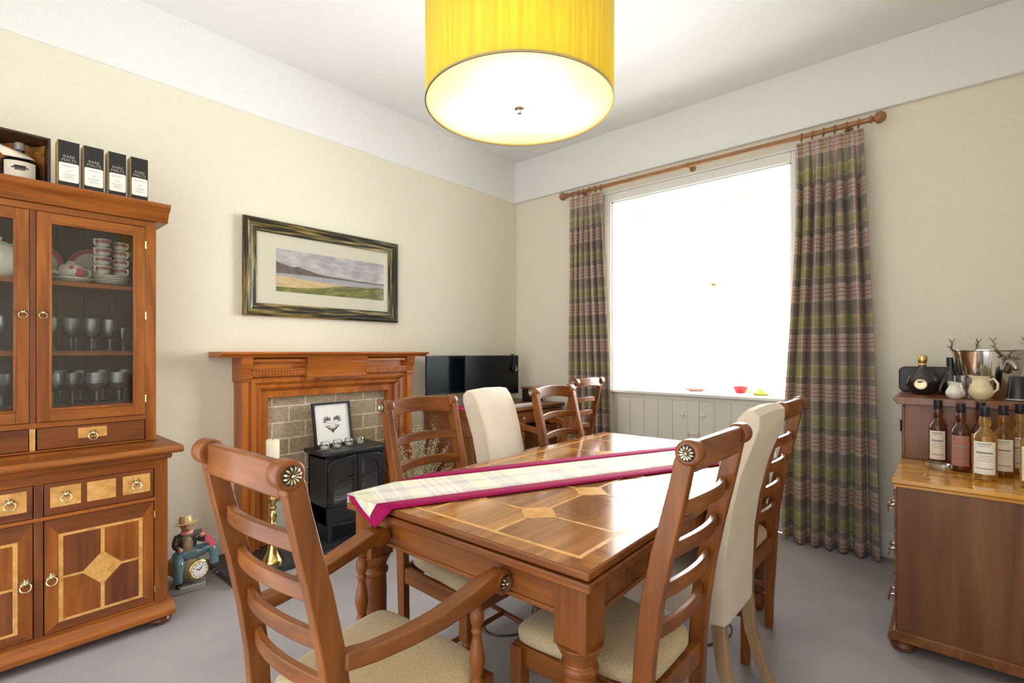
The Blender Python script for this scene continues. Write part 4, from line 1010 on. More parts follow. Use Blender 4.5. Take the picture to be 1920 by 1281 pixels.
mb = MB(); pts = [(-.17, 1.100), (-.10, 1.085), (-.03, 1.092), (0, 1.082), (.06, 1.094), (.09, 1.084), (.16, 1.100), (.16, 1.112), (-.17, 1.112)]
mb.prism([(FC+a, z) for a, z in pts], .1385, .1465, 'YZ').build('carved_swag', 'chair_wood_y', fp, True, .001)
MB().prism([(0, 1.245), (.165, 1.245), (.175, 1.256), (.192, 1.262), (.205, 1.266), (.209, 1.272), (.205, 1.280), (0, 1.281)], -2.842, -1.318, 'XZ').build('mantel_shelf', 'pine_y', fp, True, .002)
tag(MB().box(.0005, .014, FC-h2+.001, FC+h2-.001, .290, .984).build('brick_infill', 'brick_tile', loc=(.01, FC, .29)), 'stone tile brickwork panel set inside the pine fire surround', 'brickwork')
tag(MB().box(.0005, .016, FC-h2+.001, FC+h2-.001, .041, .289).build('plinth_panel', 'cupboard_paint', loc=(.01, FC, .04)), 'plain cream panel beneath the brickwork behind the stove', 'panel')
tag(MB().box(.0005, .445, -2.862, -1.290, .0005, .040).build('hearth', 'stone_black', loc=(.2, FC, 0), bevel=.003), 'black slate hearth slab on the carpet under the stove', 'hearth')

# ------------------------------------------------------------------ stove
SX0, SX1, SY0, SY1 = .085, .335, -2.262, -1.822
st = thing('stove', 'small black electric stove with twin glass doors on the hearth', 'stove', ((SX0+SX1)/2, (SY0+SY1)/2, .0405))
mb = MB().box(SX0+.03, SX1-.05, SY0+.03, SY1-.03, .0405, .155)
for x in (SX0+.02, SX1-.02):
    for y in (SY0+.03, SY1-.03): mb.cyl((x, y, .0405), (x, y, .155), .016, .024)
mb.build('base', 'stove_black', st, True, .003)
mb = MB().box(SX0, SX0+.02, SY0, SY1, .15, .60).box(SX0, SX1-.012, SY0, SY0+.012, .15, .60).box(SX0, SX1-.012, SY1-.012, SY1, .15, .60).box(SX0+.02, SX1-.012, SY0, SY1, .15, .27).box(SX0+.02, SX1-.012, SY0, SY1, .575, .60)
mb.build('body', 'stove_black', st, True, .003)
MB().prism([(SX0-.02, SY0-.025), (SX1-.02, SY0-.025), (SX1+.012, SY0+.012), (SX1+.024, SY0+.06), (SX1+.03, (SY0+SY1)/2), (SX1+.024, SY1-.06), (SX1+.012, SY1-.012), (SX1-.02, SY1+.025), (SX0-.02, SY1+.025)], .600, .628, 'XY').build('top_plate', 'stove_black', st, True, .008)
SC = (SY0+SY1)/2
for s in (-1, 1):
    o, i = SC+s*.212, SC+s*.004; P = lambda d: i+s*d
    outer = [(P(0), .265), (P(.205), .265), (P(.208), .55), (P(.17), .575), (P(0), .592)]
    inn = [(P(.024), .295), (P(.175), .295), (P(.165), .46), (P(.145), .530), (P(.024), .550)]
    # frame ring: bridge outer and inner outlines
    vs, fs = [], []
    for x in (SX1-.012, SX1+.010):
        vs += [(x, a, z) for a, z in outer]+[(x, a, z) for a, z in inn]
    for k in range(5):
        n = (k+1) % 5
        fs += [(k, n, 5+n, 5+k), (10+k, 10+n, 15+n, 15+k), (k, n, 10+n, 10+k), (5+k, 5+n, 15+n, 15+k)]
    d = MB().add(vs, fs).build('door', 'stove_black', st, True, .004)
    MB().prism(inn, SX1-.006, SX1-.003, 'YZ').build('glass', 'stove_glass', d, True)
    MB().box(SX1-.002, SX1+.007, min(P(.024), P(.17)), max(P(.024), P(.17)), .432, .442).build('glazing_bar', 'stove_black', d, True, .002)
    MB().cyl((SX1+.004, o-s*.0, .30), (SX1+.004, o, .33), .007).cyl((SX1+.004, o, .50), (SX1+.004, o, .53), .007).build('hinge', 'stove_black', d, True)
MB().box(SX1-.012, SX1+.008, SY0+.004, SY1-.004, .152, .262).box(SX1+.008, SX1+.012, SY0+.03, SY1-.03, .17, .176).box(SX1+.008, SX1+.012, SY0+.03, SY1-.03, .232, .238).build('ash_panel', 'stove_black', st, True, .003)
MB().prism([(SX1+.008, SY0+.01), (SX1+.05, SC-.1), (SX1+.055, SC), (SX1+.05, SC+.1), (SX1+.008, SY1-.01)], .150, .160, 'XY').build('ash_lip', 'stove_black', st, True, .003)
MB().lathe([(.006, 0), (.006, .014), (.013, .020), (.016, .030), (.012, .038), (0, .040)], (SX1+.008, SC+.004, .252), (1, 0, 0), 20).build('door_knob', 'brass', st, True)
mb = MB().mat(0).cyl((.20, SC-.15, .32), (.24, SC+.12, .34), .026, n=10).cyl((.25, SC-.16, .36), (.20, SC+.05, .40), .022, n=10).cyl((.22, SC-.02, .34), (.26, SC+.16, .41), .020, n=10).mat(1).box(SX0+.03, SX1-.03, SY0+.02, SY1-.02, .272, .30).box(SX0+.021, SX0+.025, SY0+.02, SY1-.02, .30, .56)
mb.build('fire_bed', ['log', 'pale_ash'], st, True)
# framed heart print leaning on the stove
sf = thing('heart_print', 'small black framed papercut heart print leaning behind four glass tealight holders', 'picture', (.13, -2.098, .6295), math.radians(0))
a = math.radians(10)
def LP(y, z, d=0): return (.125-math.sin(a)*z+math.cos(a)*d, y, .6295+math.cos(a)*z+math.sin(a)*d)
hy = .142; FH = .300; mb = MB(); fr = .015
def lbox(mb, y0, y1, z0, z1, d0, d1):
    v = [LP(y, z, d) for d in (d0, d1) for y in (y0, y1) for z in (z0, z1)]; mb.add(v, [(0, 1, 3, 2), (4, 6, 7, 5), (0, 4, 5, 1), (2, 3, 7, 6), (0, 2, 6, 4), (1, 5, 7, 3)])
yc = -2.098
for q in ((yc-hy, yc-hy+fr, 0, FH), (yc+hy-fr, yc+hy, 0, FH), (yc-hy+fr, yc+hy-fr, 0, fr), (yc-hy+fr, yc+hy-fr, FH-fr, FH)): lbox(mb, *q, 0, .022)
mb.build('frame', 'black_plastic', sf, True, .0015)
mb = MB(); lbox(mb, yc-hy+fr, yc+hy-fr, fr, FH-fr, .003, .008); mb.build('paper', 'paper', sf, True)
mb = MB()
def leaf(c0, c1, wv):
    dx, dz = c1[0]-c0[0], c1[1]-c0[1]; L_ = math.hypot(dx, dz); nx, nz = -dz/L_, dx/L_
    pts = [c0, (c0[0]+dx*.35+nx*wv, c0[1]+dz*.35+nz*wv), (c0[0]+dx*.75+nx*wv*.7, c0[1]+dz*.75+nz*wv*.7), c1, (c0[0]+dx*.75-nx*wv*.5, c0[1]+dz*.75-nz*wv*.5), (c0[0]+dx*.35-nx*wv*.6, c0[1]+dz*.35-nz*wv*.6)]
    mb.poly([LP(yc+p, z, .0086) for p, z in pts])
for s in (-1, 1):
    for c0, c1, wv in (((.012, .172), (.022, .200), .006), ((.020, .168), (.042, .208), .007), ((.030, .170), (.060, .203), .007), ((.038, .166), (.070, .190), .006), ((.044, .160), (.071, .172), .005), ((.008, .162), (.018, .172), .003),
                       ((.004, .088), (.010, .128), .005), ((.010, .095), (.028, .132), .005), ((.020, .108), (.045, .136), .005), ((.034, .122), (.056, .138), .003), ((.006, .132), (.050, .142), .003), ((.016, .150), (.040, .158), .002)):
        leaf((s*c0[0], c0[1]), (s*c1[0], c1[1]), wv)
leaf((0, .080), (0, .125), .004)
text(mb, 'LOVE', LP(yc, .148, .0086), (0, 1, 0), LP(0, 1, 0) and (-math.sin(a), 0, math.cos(a)), .010)
mb.build('papercut', 'ink', sf, True)
for k, (x, y) in enumerate(((.235, -2.222), (.225, -2.130), (.215, -2.035), (.21, -1.945))):
    t = thing('tealight_holder', 'round clear glass tealight holder on the stove, %s from the brick side near the candle' % names[k], 'candle holder', (x, y, .6286), 0, 'glass tealight holders on the stove')
    MB().lathe([(0, 0), (.018, 0), (.030, .012), (.034, .030), (.029, .050), (.026, .054), (.0245, .053), (.0275, .048), (.032, .030), (.028, .014), (0, .006)], n=24).build('bowl', 'clear_glass', t, smooth=60)
    MB().lathe([(0, .007), (.018, .007), (.018, .020), (0, .020)], n=20).build('tealight', 'wax', t)
# brass candlestick
cs = thing('candlestick', 'tall brass candlestick on the hearth, left of the stove', 'candlestick', (.335, -2.605, .0405))
P = [(0, 0), (.062, 0), (.062, .008), (.055, .016), (.040, .045), (.030, .075), (.026, .10), (.048, .118), (.050, .124), (.030, .145), (.016, .165), (.012, .172), (.020, .185), (.020, .192), (.010, .20), (.010, .215), (.022, .225), (.016, .235), (.024, .262), (.018, .285), (.012, .30), (.024, .315), (.012, .325), (.020, .352), (.028, .372), (.012, .392), (.010, .40), (.022, .412), (.030, .425), (.012, .44), (.016, .462), (.022, .49), (.016, .515), (.009, .53), (.016, .54), (.034, .552), (.044, .575), (.040, .582), (0, .582)]
MB().lathe(P, n=32).build('stick', 'brass', cs, smooth=50)
cn = thing('pillar_candle', 'thick ivory pillar candle on the brass candlestick', 'candle', (.335, -2.605, .6228))
MB().lathe([(0, 0), (.036, 0), (.037, .003), (.037, .130), (.033, .138), (.010, .135), (0, .134)], n=28).build('wax', 'wax', cn)
MB().cyl((0, 0, .133), (.001, 0, .150), .0015, n=6).build('wick', 'ink', cn)

# ------------------------------------------------------------------ clown musician figurine
fg = thing('clown_figurine', 'glazed figurine of a straw-hatted musician seated on a barrel clock', 'figurine', (.24, -3.015, 0), math.radians(-8))
MB().prism([(-.075, -.11), (.075, -.11), (.08, -.05), (.075, .07), (-.02, .085), (-.075, .06)], 0, .035, 'XY').build('base', 'stone_glaze', fg, bevel=.006)
MB().lathe([(.050, -.085), (.058, -.05), (.063, 0), (.058, .05), (.052, .075)], (-.015, -.010, .105), (.75, .55, 0), 24).build('barrel', 'barrel_glaze', fg, smooth=40)
fc = Vector((.062, .040, .105)); fa = Vector((.85, .25, .05)).normalized()
ck = MB().lathe([(.052, -.02), (.052, .004), (.046, .008), (.044, .005), (0, .005)], fc, fa, 28).build('clock', 'gold_leaf', fg)
mb = MB().mat(0).lathe([(.042, .0055), (.042, .008), (0, .008)], fc, fa, 28); u_ = fa.cross(Vector((0, 0, 1))).normalized(); v_ = u_.cross(fa)
mb.mat(1)
for k in range(12):
    q = 2*PI*k/12; d = u_*math.cos(q)+v_*math.sin(q); mb.obox(fc+d*.034+fa*.009, d, fa.cross(d), fa, .004, .0012, .0008)
for ang, L_ in ((2.2, .024), (.6, .017)):
    d = u_*math.cos(ang)+v_*math.sin(ang); mb.obox(fc+d*L_/2+fa*.010, d, fa.cross(d), fa, L_/2, .0015, .0008)
mb.build('dial', ['label_white', 'ink'], ck)
def skin_body(name, pts, edges, radii, mat, parent, lv=2):
    me = bpy.data.meshes.new(name); me.from_pydata(pts, edges, []); me.materials.append(MATS[mat]); ob = bpy.data.objects.new(name, me); sc.collection.objects.link(ob); ob.parent = parent
    sk = ob.modifiers.new('skin', 'SKIN'); sk.use_smooth_shade = True
    for i, r in enumerate(radii): me.skin_vertices[0].data[i].radius = (r, r)
    me.skin_vertices[0].data[0].use_root = True
    ss = ob.modifiers.new('ss', 'SUBSURF'); ss.levels = lv; ss.render_levels = lv; return ob
def skinned(name, pts, edges, radii, mat, parent):
    me = bpy.data.meshes.new(name); me.from_pydata(pts, edges, []); ob = bpy.data.objects.new(name, me); sc.collection.objects.link(ob)
    ob.modifiers.new('skin', 'SKIN')
    for i, r in enumerate(radii): me.skin_vertices[0].data[i].radius = (r, r)
    me.skin_vertices[0].data[0].use_root = True
    ss = ob.modifiers.new('ss', 'SUBSURF'); ss.levels = 2; ss.render_levels = 2
    dg = bpy.context.evaluated_depsgraph_get(); dg.update(); m2 = bpy.data.meshes.new_from_object(ob.evaluated_get(dg)); bpy.data.objects.remove(ob)
    m2.materials.clear(); m2.materials.append(MATS[mat]); m2.polygons.foreach_set('use_smooth', [True]*len(m2.polygons)); m2.name = name
    o = bpy.data.objects.new(name, m2); sc.collection.objects.link(o); o.parent = parent; return o
skinned('trousers', [(-.01, -.01, .185), (.015, -.055, .175), (.075, -.050, .165), (.080, -.055, .11), (.070, -.055, .055), (.01, .05, .19), (.035, .105, .215), (.045, .115, .16), (.05, .115, .11)],
        [(0, 1), (1, 2), (2, 3), (3, 4), (0, 5), (5, 6), (6, 7), (7, 8)], [.042, .034, .028, .022, .026, .036, .028, .023, .026], 'denim_glaze', fg)
skinned('jacket', [(-.01, -.005, .19), (-.012, -.005, .24), (-.01, -.005, .29), (-.005, -.045, .285), (.01, -.062, .24), (.045, -.045, .225), (0, .04, .285), (.025, .06, .26), (.05, .055, .285)],
        [(0, 1), (1, 2), (2, 3), (3, 4), (4, 5), (2, 6), (6, 7), (7, 8)], [.046, .047, .036, .024, .019, .015, .024, .018, .014], 'jacket_glaze', fg)
MB().sphere((.020, -.004, .240), .030, (.75, .9, 1.45)).build('shirt', 'barrel_glaze', fg)
hd = MB().sphere((.006, -.008, .335), .030, (1, .92, 1.12)).sphere((.036, -.008, .331), .007).sphere((-.002, .02, .335), .007, (.5, .5, 1)).sphere((-.002, -.036, .335), .007, (.5, .5, 1)).build('head', 'skin_glaze', fg)
MB().sphere((.031, -.019, .342), .004).sphere((.031, .004, .342), .004).box(.033, .036, -.015, -.001, .318, .321).build('face_paint', 'ink', hd)
MB().lathe([(.052, .004), (.058, 0), (.054, -.003), (.032, .002), (.031, .028), (.024, .040), (0, .042)], (.0, -.010, .352), (-.12, -.1, 1), 24).build('hat', 'straw_glaze', fg, smooth=50)
MB().sphere((0, -.006, .300), .030, (1.1, 1.1, .5)).build('neckerchief', 'coral', fg)
for p in ((.05, -.042, .224), (.056, .055, .290)): MB().sphere(p, .013).build('hand', 'skin_glaze', fg)
MB().prism([(-.012, 0), (-.022, .02), (-.012, .036), (-.018, .055), (-.01, .072), (.01, .072), (.018, .055), (.012, .036), (.022, .02), (.012, 0)], 0, .012, 'XY').cyl((0, -.05, .008), (0, 0, .008), .004).xform(Matrix.Translation((.05, .075, .275)) @ Matrix.Rotation(math.radians(-60), 4, 'X') @ Matrix.Rotation(math.radians(70), 4, 'Y')).build('fiddle', 'rose', fg, bevel=.002)
for p in ((.085, -.055, .048), (.062, .118, .075)): MB().sphere(p, .020, (1.4, .8, .6)).build('shoe', 'dark_glass_bottle', fg)

# ------------------------------------------------------------------ dried glitter branches on the floor
tw = thing('dried_branches', 'bunch of dried twigs with gold glitter beads beside the stove', 'dried flowers', (.31, -1.52, .041))
mb = MB(); bd = MB(); r_ = random.Random(11)
for k in range(46):
    ax, ay = max(-.13, min(.2, r_.gauss(.02, .09))), max(-.2, min(.14, r_.gauss(0, .11))); L_ = r_.uniform(.40, .70)
    pts = [(.31+ax*.15, -1.52+ay*.15, .0425), (.31+ax*.5, -1.52+ay*.5, L_*.5), (.31+ax*.85+r_.uniform(-.015, .015), -1.52+ay*.95, L_*.8), (.31+ax*1.1+r_.uniform(-.02, .02), -1.52+ay*1.3, L_)]
    mb.tube(pts, [.0025, .002, .0015, .001], 5)
    for j in range(26):
        f = r_.uniform(.35, 1); i = min(2, int(f*3)); g = f*3-i; p = Vector(pts[i]).lerp(Vector(pts[i+1]), g); q = p+Vector((r_.uniform(-.03, .03), r_.uniform(-.03, .03), r_.uniform(0, .04)))
        mb.tube([p, q], [.001, .0007], 4); bd.sphere(tuple(q), r_.uniform(.0022, .005), n=6, m=4)
mb.build('twigs', 'twig', tw, True); b_ = bd.build('beads', 'glitter', tw, True); b_['kind'] = 'stuff'

# ------------------------------------------------------------------ desk and what stands on it
DX, DY0, DY1, DZ = .640, -1.222, -.050, .808
dk = thing('computer_desk', 'wooden pedestal desk in the corner under the monitors', 'desk', (.33, -.70, 0))
MB().prism([(.02, DZ-.036), (DX-.012, DZ-.036), (DX-.004, DZ-.028), (DX, DZ-.018), (DX-.004, DZ-.004), (DX-.010, DZ), (.02, DZ)], DY0-.012, DY1, 'XZ').build('desktop', 'chair_wood_y', dk, True, .002)
mb = MB().box(.03, DX-.03, DY0+.012, DY0+.03, .64, DZ-.037).box(.03, .05, DY0+.03, DY1-.02, .30, DZ-.037).box(.03, DX-.03, DY1-.03, DY1-.01, .64, DZ-.037).box(.02, DX-.005, DY0-.003, DY0+.44, .624, .640)
mb.box(.02, .065, DY0-.0, DY0+.013, .64, DZ-.037).box(DX-.075, DX-.025, DY0-.0, DY0+.013, .64, DZ-.037)
mb.build('frieze', 'chest_y', dk, True, .002)
for y0, y1 in ((DY0+.012, DY0+.43), (DY1-.40, DY1-.01)):
    p = MB().box(.03, DX-.03, y0, y1, .06, .623).box(.025, DX-.02, y0-.006, y1+.006, .003, .062).box(DX-.085, DX-.029, y0-.006, y0, .065, .62).box(.03, .08, y0-.006, y0, .065, .62).build('pedestal', 'chest_side', dk, True, .002)
    for z0, z1 in ((.645, .765), (.43, .612), (.08, .415)):
        d = MB().box(DX-.03, DX-.014, y0+.02, y1-.02, z0, z1).build('drawer', 'chair_wood_y', dk, True, .003); ring_pull(d, (DX-.013, (y0+y1)/2, (z0+z1)/2), .9)
d = MB().box(DX-.03, DX-.014, DY0+.45, DY1-.42, .665, .765).build('drawer', 'chair_wood_y', dk, True, .003); ring_pull(d, (DX-.013, (DY0+DY1)/2, .715), .9)
def monitor(x, y0, y1, z0, z1, label, rz=0):
    t = thing('monitor', label, 'monitor', (x, (y0+y1)/2, DZ+.0005), rz, 'monitors on the desk'); hh = (y1-y0)/2; zz = DZ+.0005
    MB().box(-.012, .010, -hh, hh, z0-zz, z1-zz).box(-.035, -.012, -hh*.5, hh*.5, (z0+z1)/2-.10-zz, (z0+z1)/2+.08-zz).build('housing', 'black_plastic', t, bevel=.003)
    MB().box(.010, .0108, -hh+.008, hh-.008, z0+.018-zz, z1-.008-zz).build('screen', 'screen_black', t)
    MB().box(-.045, -.03, -.025, .025, 0.008, .25).prism([(-.09, -.11), (.08, -.11), (.08, .11), (-.09, .11)], 0, .010, 'XY').build('stand', 'grey_plastic', t, bevel=.003)
monitor(.125, -1.283, -.72, .922, 1.248, 'black monitor on the desk, the one next to the mantel')
monitor(.24, -.955, -.262, .885, 1.248, 'black monitor on the desk, the one nearer the window wall')
hs = thing('headset', 'black headset hanging on the corner of the monitor', 'headset', (.262, -.335, 1.10))
MB().tube([(.255, -.335, 1.19), (.258, -.335, 1.235), (.250, -.335, 1.254), (.235, -.335, 1.257), (.222, -.335, 1.254), (.215, -.335, 1.235)], .006, 8).box(.2525, .262, -.350, -.320, 1.10, 1.20).build('headband', 'black_plastic', hs, True, .002)
MB().lathe([(.030, 0), (.034, .008), (.030, .022), (.018, .026), (0, .026)], (.2545, -.335, 1.125), (1, 0, 0), 24).build('ear_cup', 'black_plastic', hs, True)
MB().tube([(.283, -.343, 1.100), (.287, -.330, 1.115), (.287, -.330, 1.135), (.283, -.343, 1.150)], .004, 6).build('trim', 'steel', hs, True)  # steel arc standing in for the white highlight on the ear cup
tag(MB().box(.22, .40, -1.130, -.93, DZ+.0006, DZ+.018).build('folder', 'pink_book', loc=(.3, -1.04, DZ), bevel=.004), 'dark pink folder lying on the desk by the cream chair', 'folder')
so = thing('stereo', 'small black stereo with a red-brown wooden top on the desk', 'stereo', (.335, -.185, DZ+.0005))
zz = DZ+.0005
MB().box(.28, .43, -.245, -.12, zz, zz+.120).build('case', 'black_plastic', so, True, .004)
MB().box(.27, .44, -.252, -.110, zz+.121, zz+.138).build('lid', 'chest_y', so, True, .003)
mb = MB()
for z in (.03, .085): mb.lathe([(.018, 0), (.018, .010), (0, .010)], (.4302, -.185, zz+z), (1, 0, 0), 16)
mb.build('dial', 'grey_plastic', so, True)
kb = thing('keyboard', 'flat grey keyboard on the desk in front of the armchair', 'keyboard', (.55, -.56, DZ+.0005))
MB().box(.50, .625, -.76, -.36, zz, zz+.012).build('tray', 'grey_plastic', kb, True, .003)
mb = MB()
for i in range(4):
    for j in range(14): mb.box(.512+.027*i, .534+.027*i, -.752+.0275*j, -.729+.0275*j, zz+.0122, zz+.017)
mb.build('keys', 'label_white', kb, True, .001)

# ------------------------------------------------------------------ chest of drawers and tall cabinet on the right
CX0, CX1, CY0, CY1 = 3.182, 3.74, -1.188, -.668
ch = thing('chest_of_drawers', 'low wooden chest of drawers with reflected gold coloured into its top, holding whisky bottles', 'chest of drawers', (3.45, -.93, 0))
MB().box(CX0, CX1, CY0, CY1, .088, .700).build('carcass', 'chest_side', ch, True, .002)
MB().prism([(CX0-.030, .048), (CX1, .048), (CX1, .092), (CX0-.008, .092), (CX0-.018, .082), (CX0-.030, .068)], CY0-.026, CY1+.0, 'XZ').build('plinth', 'chest_y', ch, True, .003)
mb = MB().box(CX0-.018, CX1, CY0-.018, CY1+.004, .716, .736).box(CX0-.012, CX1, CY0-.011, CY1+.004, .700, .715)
mb.build('top', 'chest_top_sheen', ch, True, .004)
for x in (CX0+.02, CX1-.05):
    for y in (CY0+.02, CY1-.04): MB().lathe([(.024, 0), (.042, .010), (.047, .024), (.040, .038), (.030, .048)], (x, y, .0005), n=24).build('bun_foot', 'chest_side', ch, True)
def drop_pull(parent, c, s=1.0):
    c = Vector(c); mb = MB()
    for dy in (-.028, .028): mb.lathe([(.010*s, 0), (.006*s, .006), (.005*s, .014), (.009*s, .020), (0, .024)], c+Vector((0, dy*s, 0)), (-1, 0, 0), 12)
    pts = [c+Vector((-.020, -.028*s, 0))]+[c+Vector((-.024, -.028*s*math.cos(q), -.026*s*math.sin(q))) for q in frange(.2, PI-.2, 9)]+[c+Vector((-.020, .028*s, 0))]
    mb.tube(pts, .003*s, 6); mb.build('drop_pull', 'steel', parent, True)
for z0, z1 in ((.51, .685), (.31, .50), (.105, .30)):
    d = MB().box(CX0-.010, CX0, CY0+.025, CY1-.025, z0, z1).build('drawer', 'chest_y', ch, True, .003)
    for y in (CY0+.095, CY1-.10): drop_pull(d, (CX0-.010, y, (z0+z1)/2+.005), 1.35)
TX0, TX1, TY0, TY1 = 3.180, 3.76, -.640, -.135
tc_ = thing('tall_cabinet', 'taller wooden cabinet behind the chest, carrying the ice bucket', 'cabinet', (3.45, -.39, 0))
MB().box(TX0, TX1, TY0, TY1, .09, 1.012).build('carcass', 'chest_side', tc_, True, .002)
MB().box(TX0-.02, TX1, TY0-.010, TY1+.01, .0005, .09).build('plinth', 'chest_y', tc_, True, .004)
MB().prism([(TX0-.03, 1.013), (TX1, 1.013), (TX1, 1.050), (TX0-.040, 1.050), (TX0-.047, 1.042), (TX0-.045, 1.032), (TX0-.036, 1.024)], TY0-.035, TY1+.02, 'XZ').build('top', 'chest_y', tc_, True, .003)
d = MB().box(TX0-.014, TX0, TY0+.015, TY1-.015, .11, 1.0).build('door', 'chest_side', tc_, True, .003)
for z in (.30, .90): MB().cyl((TX0-.016, TY0+.012, z-.03), (TX0-.016, TY0+.012, z+.03), .004, n=8).build('hinge', 'dark_brass', d, True)

# ------------------------------------------------------------------ bottles on the chest
def whisky(label, loc, rz, spirit, labmat, r=.036, h=.31, lines=True):
    t = thing('whisky_bottle', label, 'bottle', loc, rz, 'whisky bottles on the chest of drawers')
    k = h/.31
    MB().lathe([(0, .004), (r*.8, 0), (r*.97, .004), (r, .012), (r, .172*k), (r*.92, .190*k), (r*.55, .212*k), (.0155, .222*k), (.0175, .232*k), (.0195, .246*k), (.0175, .262*k), (.0150, .270*k), (.0145, .285*k), (0, .285*k)], n=32).build('glass', spirit, t, smooth=50)
    MB().lathe([(.0158, .268*k), (.0166, .270*k), (.0166, .309*k), (.0150, h), (0, h)], n=24).build('cap', 'black_plastic', t, smooth=40)
    zb_ = loc[2]; ln = ((zb_+.155*k, .6, .002), (zb_+.146*k, .45, .0012), (zb_+.118*k, .7, .004), (zb_+.104*k, .5, .001), (zb_+.094*k, .7, .0008), (zb_+.084*k, .6, .0008), (zb_+.052*k, .75, .002)) if lines else ()
    label_patch(t, (loc[0], loc[1]), r, loc[2]+.028, loc[2]+.165*k, math.radians(-95), .95, labmat, ln)
    return t
CZ = .7365
whisky('amber bottle with narrow cream label, leftmost on the chest', (3.311, -.722, CZ), 0, 'dark_spirit', 'label_cream', .034)
whisky('amber bottle with a dull pink label, second from the left on the chest', (3.392, -.835, CZ), 0, 'dark_spirit', 'label_pink')
whisky('dark bottle half hidden behind the pink and the large cream labels', (3.462, -.722, CZ), 0, 'dark_spirit', 'label_cream', .034)
whisky('golden whisky bottle with large cream label, nearest the chest edge', (3.466, -.968, CZ), 0, 'gold_spirit', 'label_white', .040)
whisky('amber bottle behind the golden one, its label banded black', (3.530, -.842, CZ), 0, 'amber_spirit', 'label_cream', .036)
whisky('golden bottle at the back of the chest under the black cone speaker', (3.590, -.725, CZ), 0, 'gold_spirit', 'label_cream', .036)
whisky('golden bottle with cream label cut off by the picture edge', (3.606, -1.02, CZ), 0, 'gold_spirit', 'label_white', .040)
gd = thing('glass_dish', 'small cut glass dish shining on the chest top', 'dish', (3.306, -.885, CZ))
MB().lathe([(0, 0), (.030, 0), (.032, .006), (.050, .020), (.054, .032), (.050, .032), (.044, .020), (.026, .010), (0, .009)], n=14).build('bowl', 'clear_glass', gd, smooth=15)

# ------------------------------------------------------------------ on the tall cabinet
KZ = 1.0505
ws = thing('wireless_speaker', 'black rounded box speaker standing against the wall on the tall cabinet', 'speaker', (3.265, -.175, KZ))
mb = MB(); rr_ = .030; pts = []
for cx, cz, q0 in ((.135-rr_, .145-rr_, 0), (-.135+rr_, .145-rr_, PI/2), (-.135+rr_, rr_, PI), (.135-rr_, rr_, 3*PI/2)):
    for q in frange(q0, q0+PI/2, 7): pts.append((3.265+cx+rr_*math.cos(q), KZ+cz+rr_*math.sin(q)))
mb.prism(pts, -.215, -.140, 'XZ').build('case', 'black_plastic', ws, True, .006)
MB().prism([(3.265+(x-3.265)*.93, KZ+.0725+(z-KZ-.0725)*.88) for x, z in pts], -.219, -.214, 'XZ').build('grille', 'stove_black', ws, True, .001)
xo = thing('cognac_bottle', 'round dark cognac flask with a tall gold stopper in front of the box speaker', 'bottle', (3.242, -.385, KZ))
MB().lathe([(0, 0), (.035, 0), (.052, .012), (.070, .045), (.073, .070), (.062, .100), (.036, .126), (.020, .140), (.017, .150), (.018, .156), (0, .156)], n=32).xform(Matrix.Diagonal((1, .62, 1, 1))).build('flask', 'dark_glass_bottle', xo, smooth=60)
MB().lathe([(.017, .154), (.020, .158), (.016, .168), (.021, .182), (.021, .205), (.018, .210), (0, .210)], n=20).build('stopper', 'gold_leaf', xo)
MB().lathe([(.027, 0), (.027, .004), (.020, .005), (.020, .002), (0, .002)], (-.006, -.043, .055), (-.08, -1, .1), 24).build('seal', 'old_brass', xo)
dc = thing('decanter', 'black glass decanter with a black cap beside the cognac flask', 'bottle', (3.358, -.285, KZ))
MB().lathe([(0, 0), (.055, 0), (.062, .010), (.058, .040), (.040, .085), (.024, .120), (.015, .140), (.0145, .165), (0, .165)], n=32).build('body', 'dark_glass_bottle', dc, smooth=60)
MB().lathe([(.0155, .150), (.0185, .152), (.0185, .198), (.016, .200), (0, .200)], n=20).build('cap', 'black_plastic', dc)
tg = lathe_thing('tumbler', 'clear straight tumbler behind the two china jugs', 'glass', (3.400, -.530, KZ), [(0, 0), (.032, 0), (.034, .004), (.037, .110), (.0345, .110), (.031, .012), (0, .010)], 'clear_glass')
def jug(label, loc, rz, s, h, mat):
    t = thing('jug', label, 'jug', loc, rz, 'small china jugs on the tall cabinet')
    pr = [(0, 0), (s*.55, 0), (s*.62, .004), (s*.95, h*.22), (s, h*.38), (s*.86, h*.58), (s*.66, h*.74), (s*.64, h*.86), (s*.74, h), (s*.69, h), (s*.58, h*.84), (s*.60, h*.70), (s*.9, h*.38), (0, h*.06)]
    mb = MB().lathe(pr, n=32)
    for i, v in enumerate(mb.v):
        if v[2] > h*.8 and v[0] < 0:
            f = (v[2]-h*.8)/(h*.2)*max(0, -v[0]/(s*.7))**4; mb.v[i] = (v[0]-s*.35*f, v[1], v[2]+.004*f)
    mb.build('body', mat, t, smooth=70)
    MB().tube([(s*.60, 0, h*.84), (s*1.0, 0, h*.92), (s*1.32, 0, h*.72), (s*1.30, 0, h*.48), (s*.93, 0, h*.30)], [s*.11, s*.12, s*.12, s*.11, s*.09], 10).build('handle', mat, t)
    return t
jug('small white china jug on the front edge of the tall cabinet', (3.374, -.612, KZ), math.radians(-62), .038, .078, 'china')
jug('larger cream china jug in front of the ice bucket', (3.466, -.606, KZ), math.radians(-25), .048, .112, 'cream_china')
ib = thing('ice_bucket', 'polished steel ice bucket with stag head handles', 'ice bucket', (3.50, -.36, KZ))
MB().lathe([(0, 0), (.092, 0), (.096, .004), (.112, .07), (.128, .15), (.140, .232), (.147, .236), (.147, .240), (.138, .240), (.126, .150), (.108, .07), (.09, .010), (0, .008)], n=56).build('bucket', 'steel', ib, smooth=40)
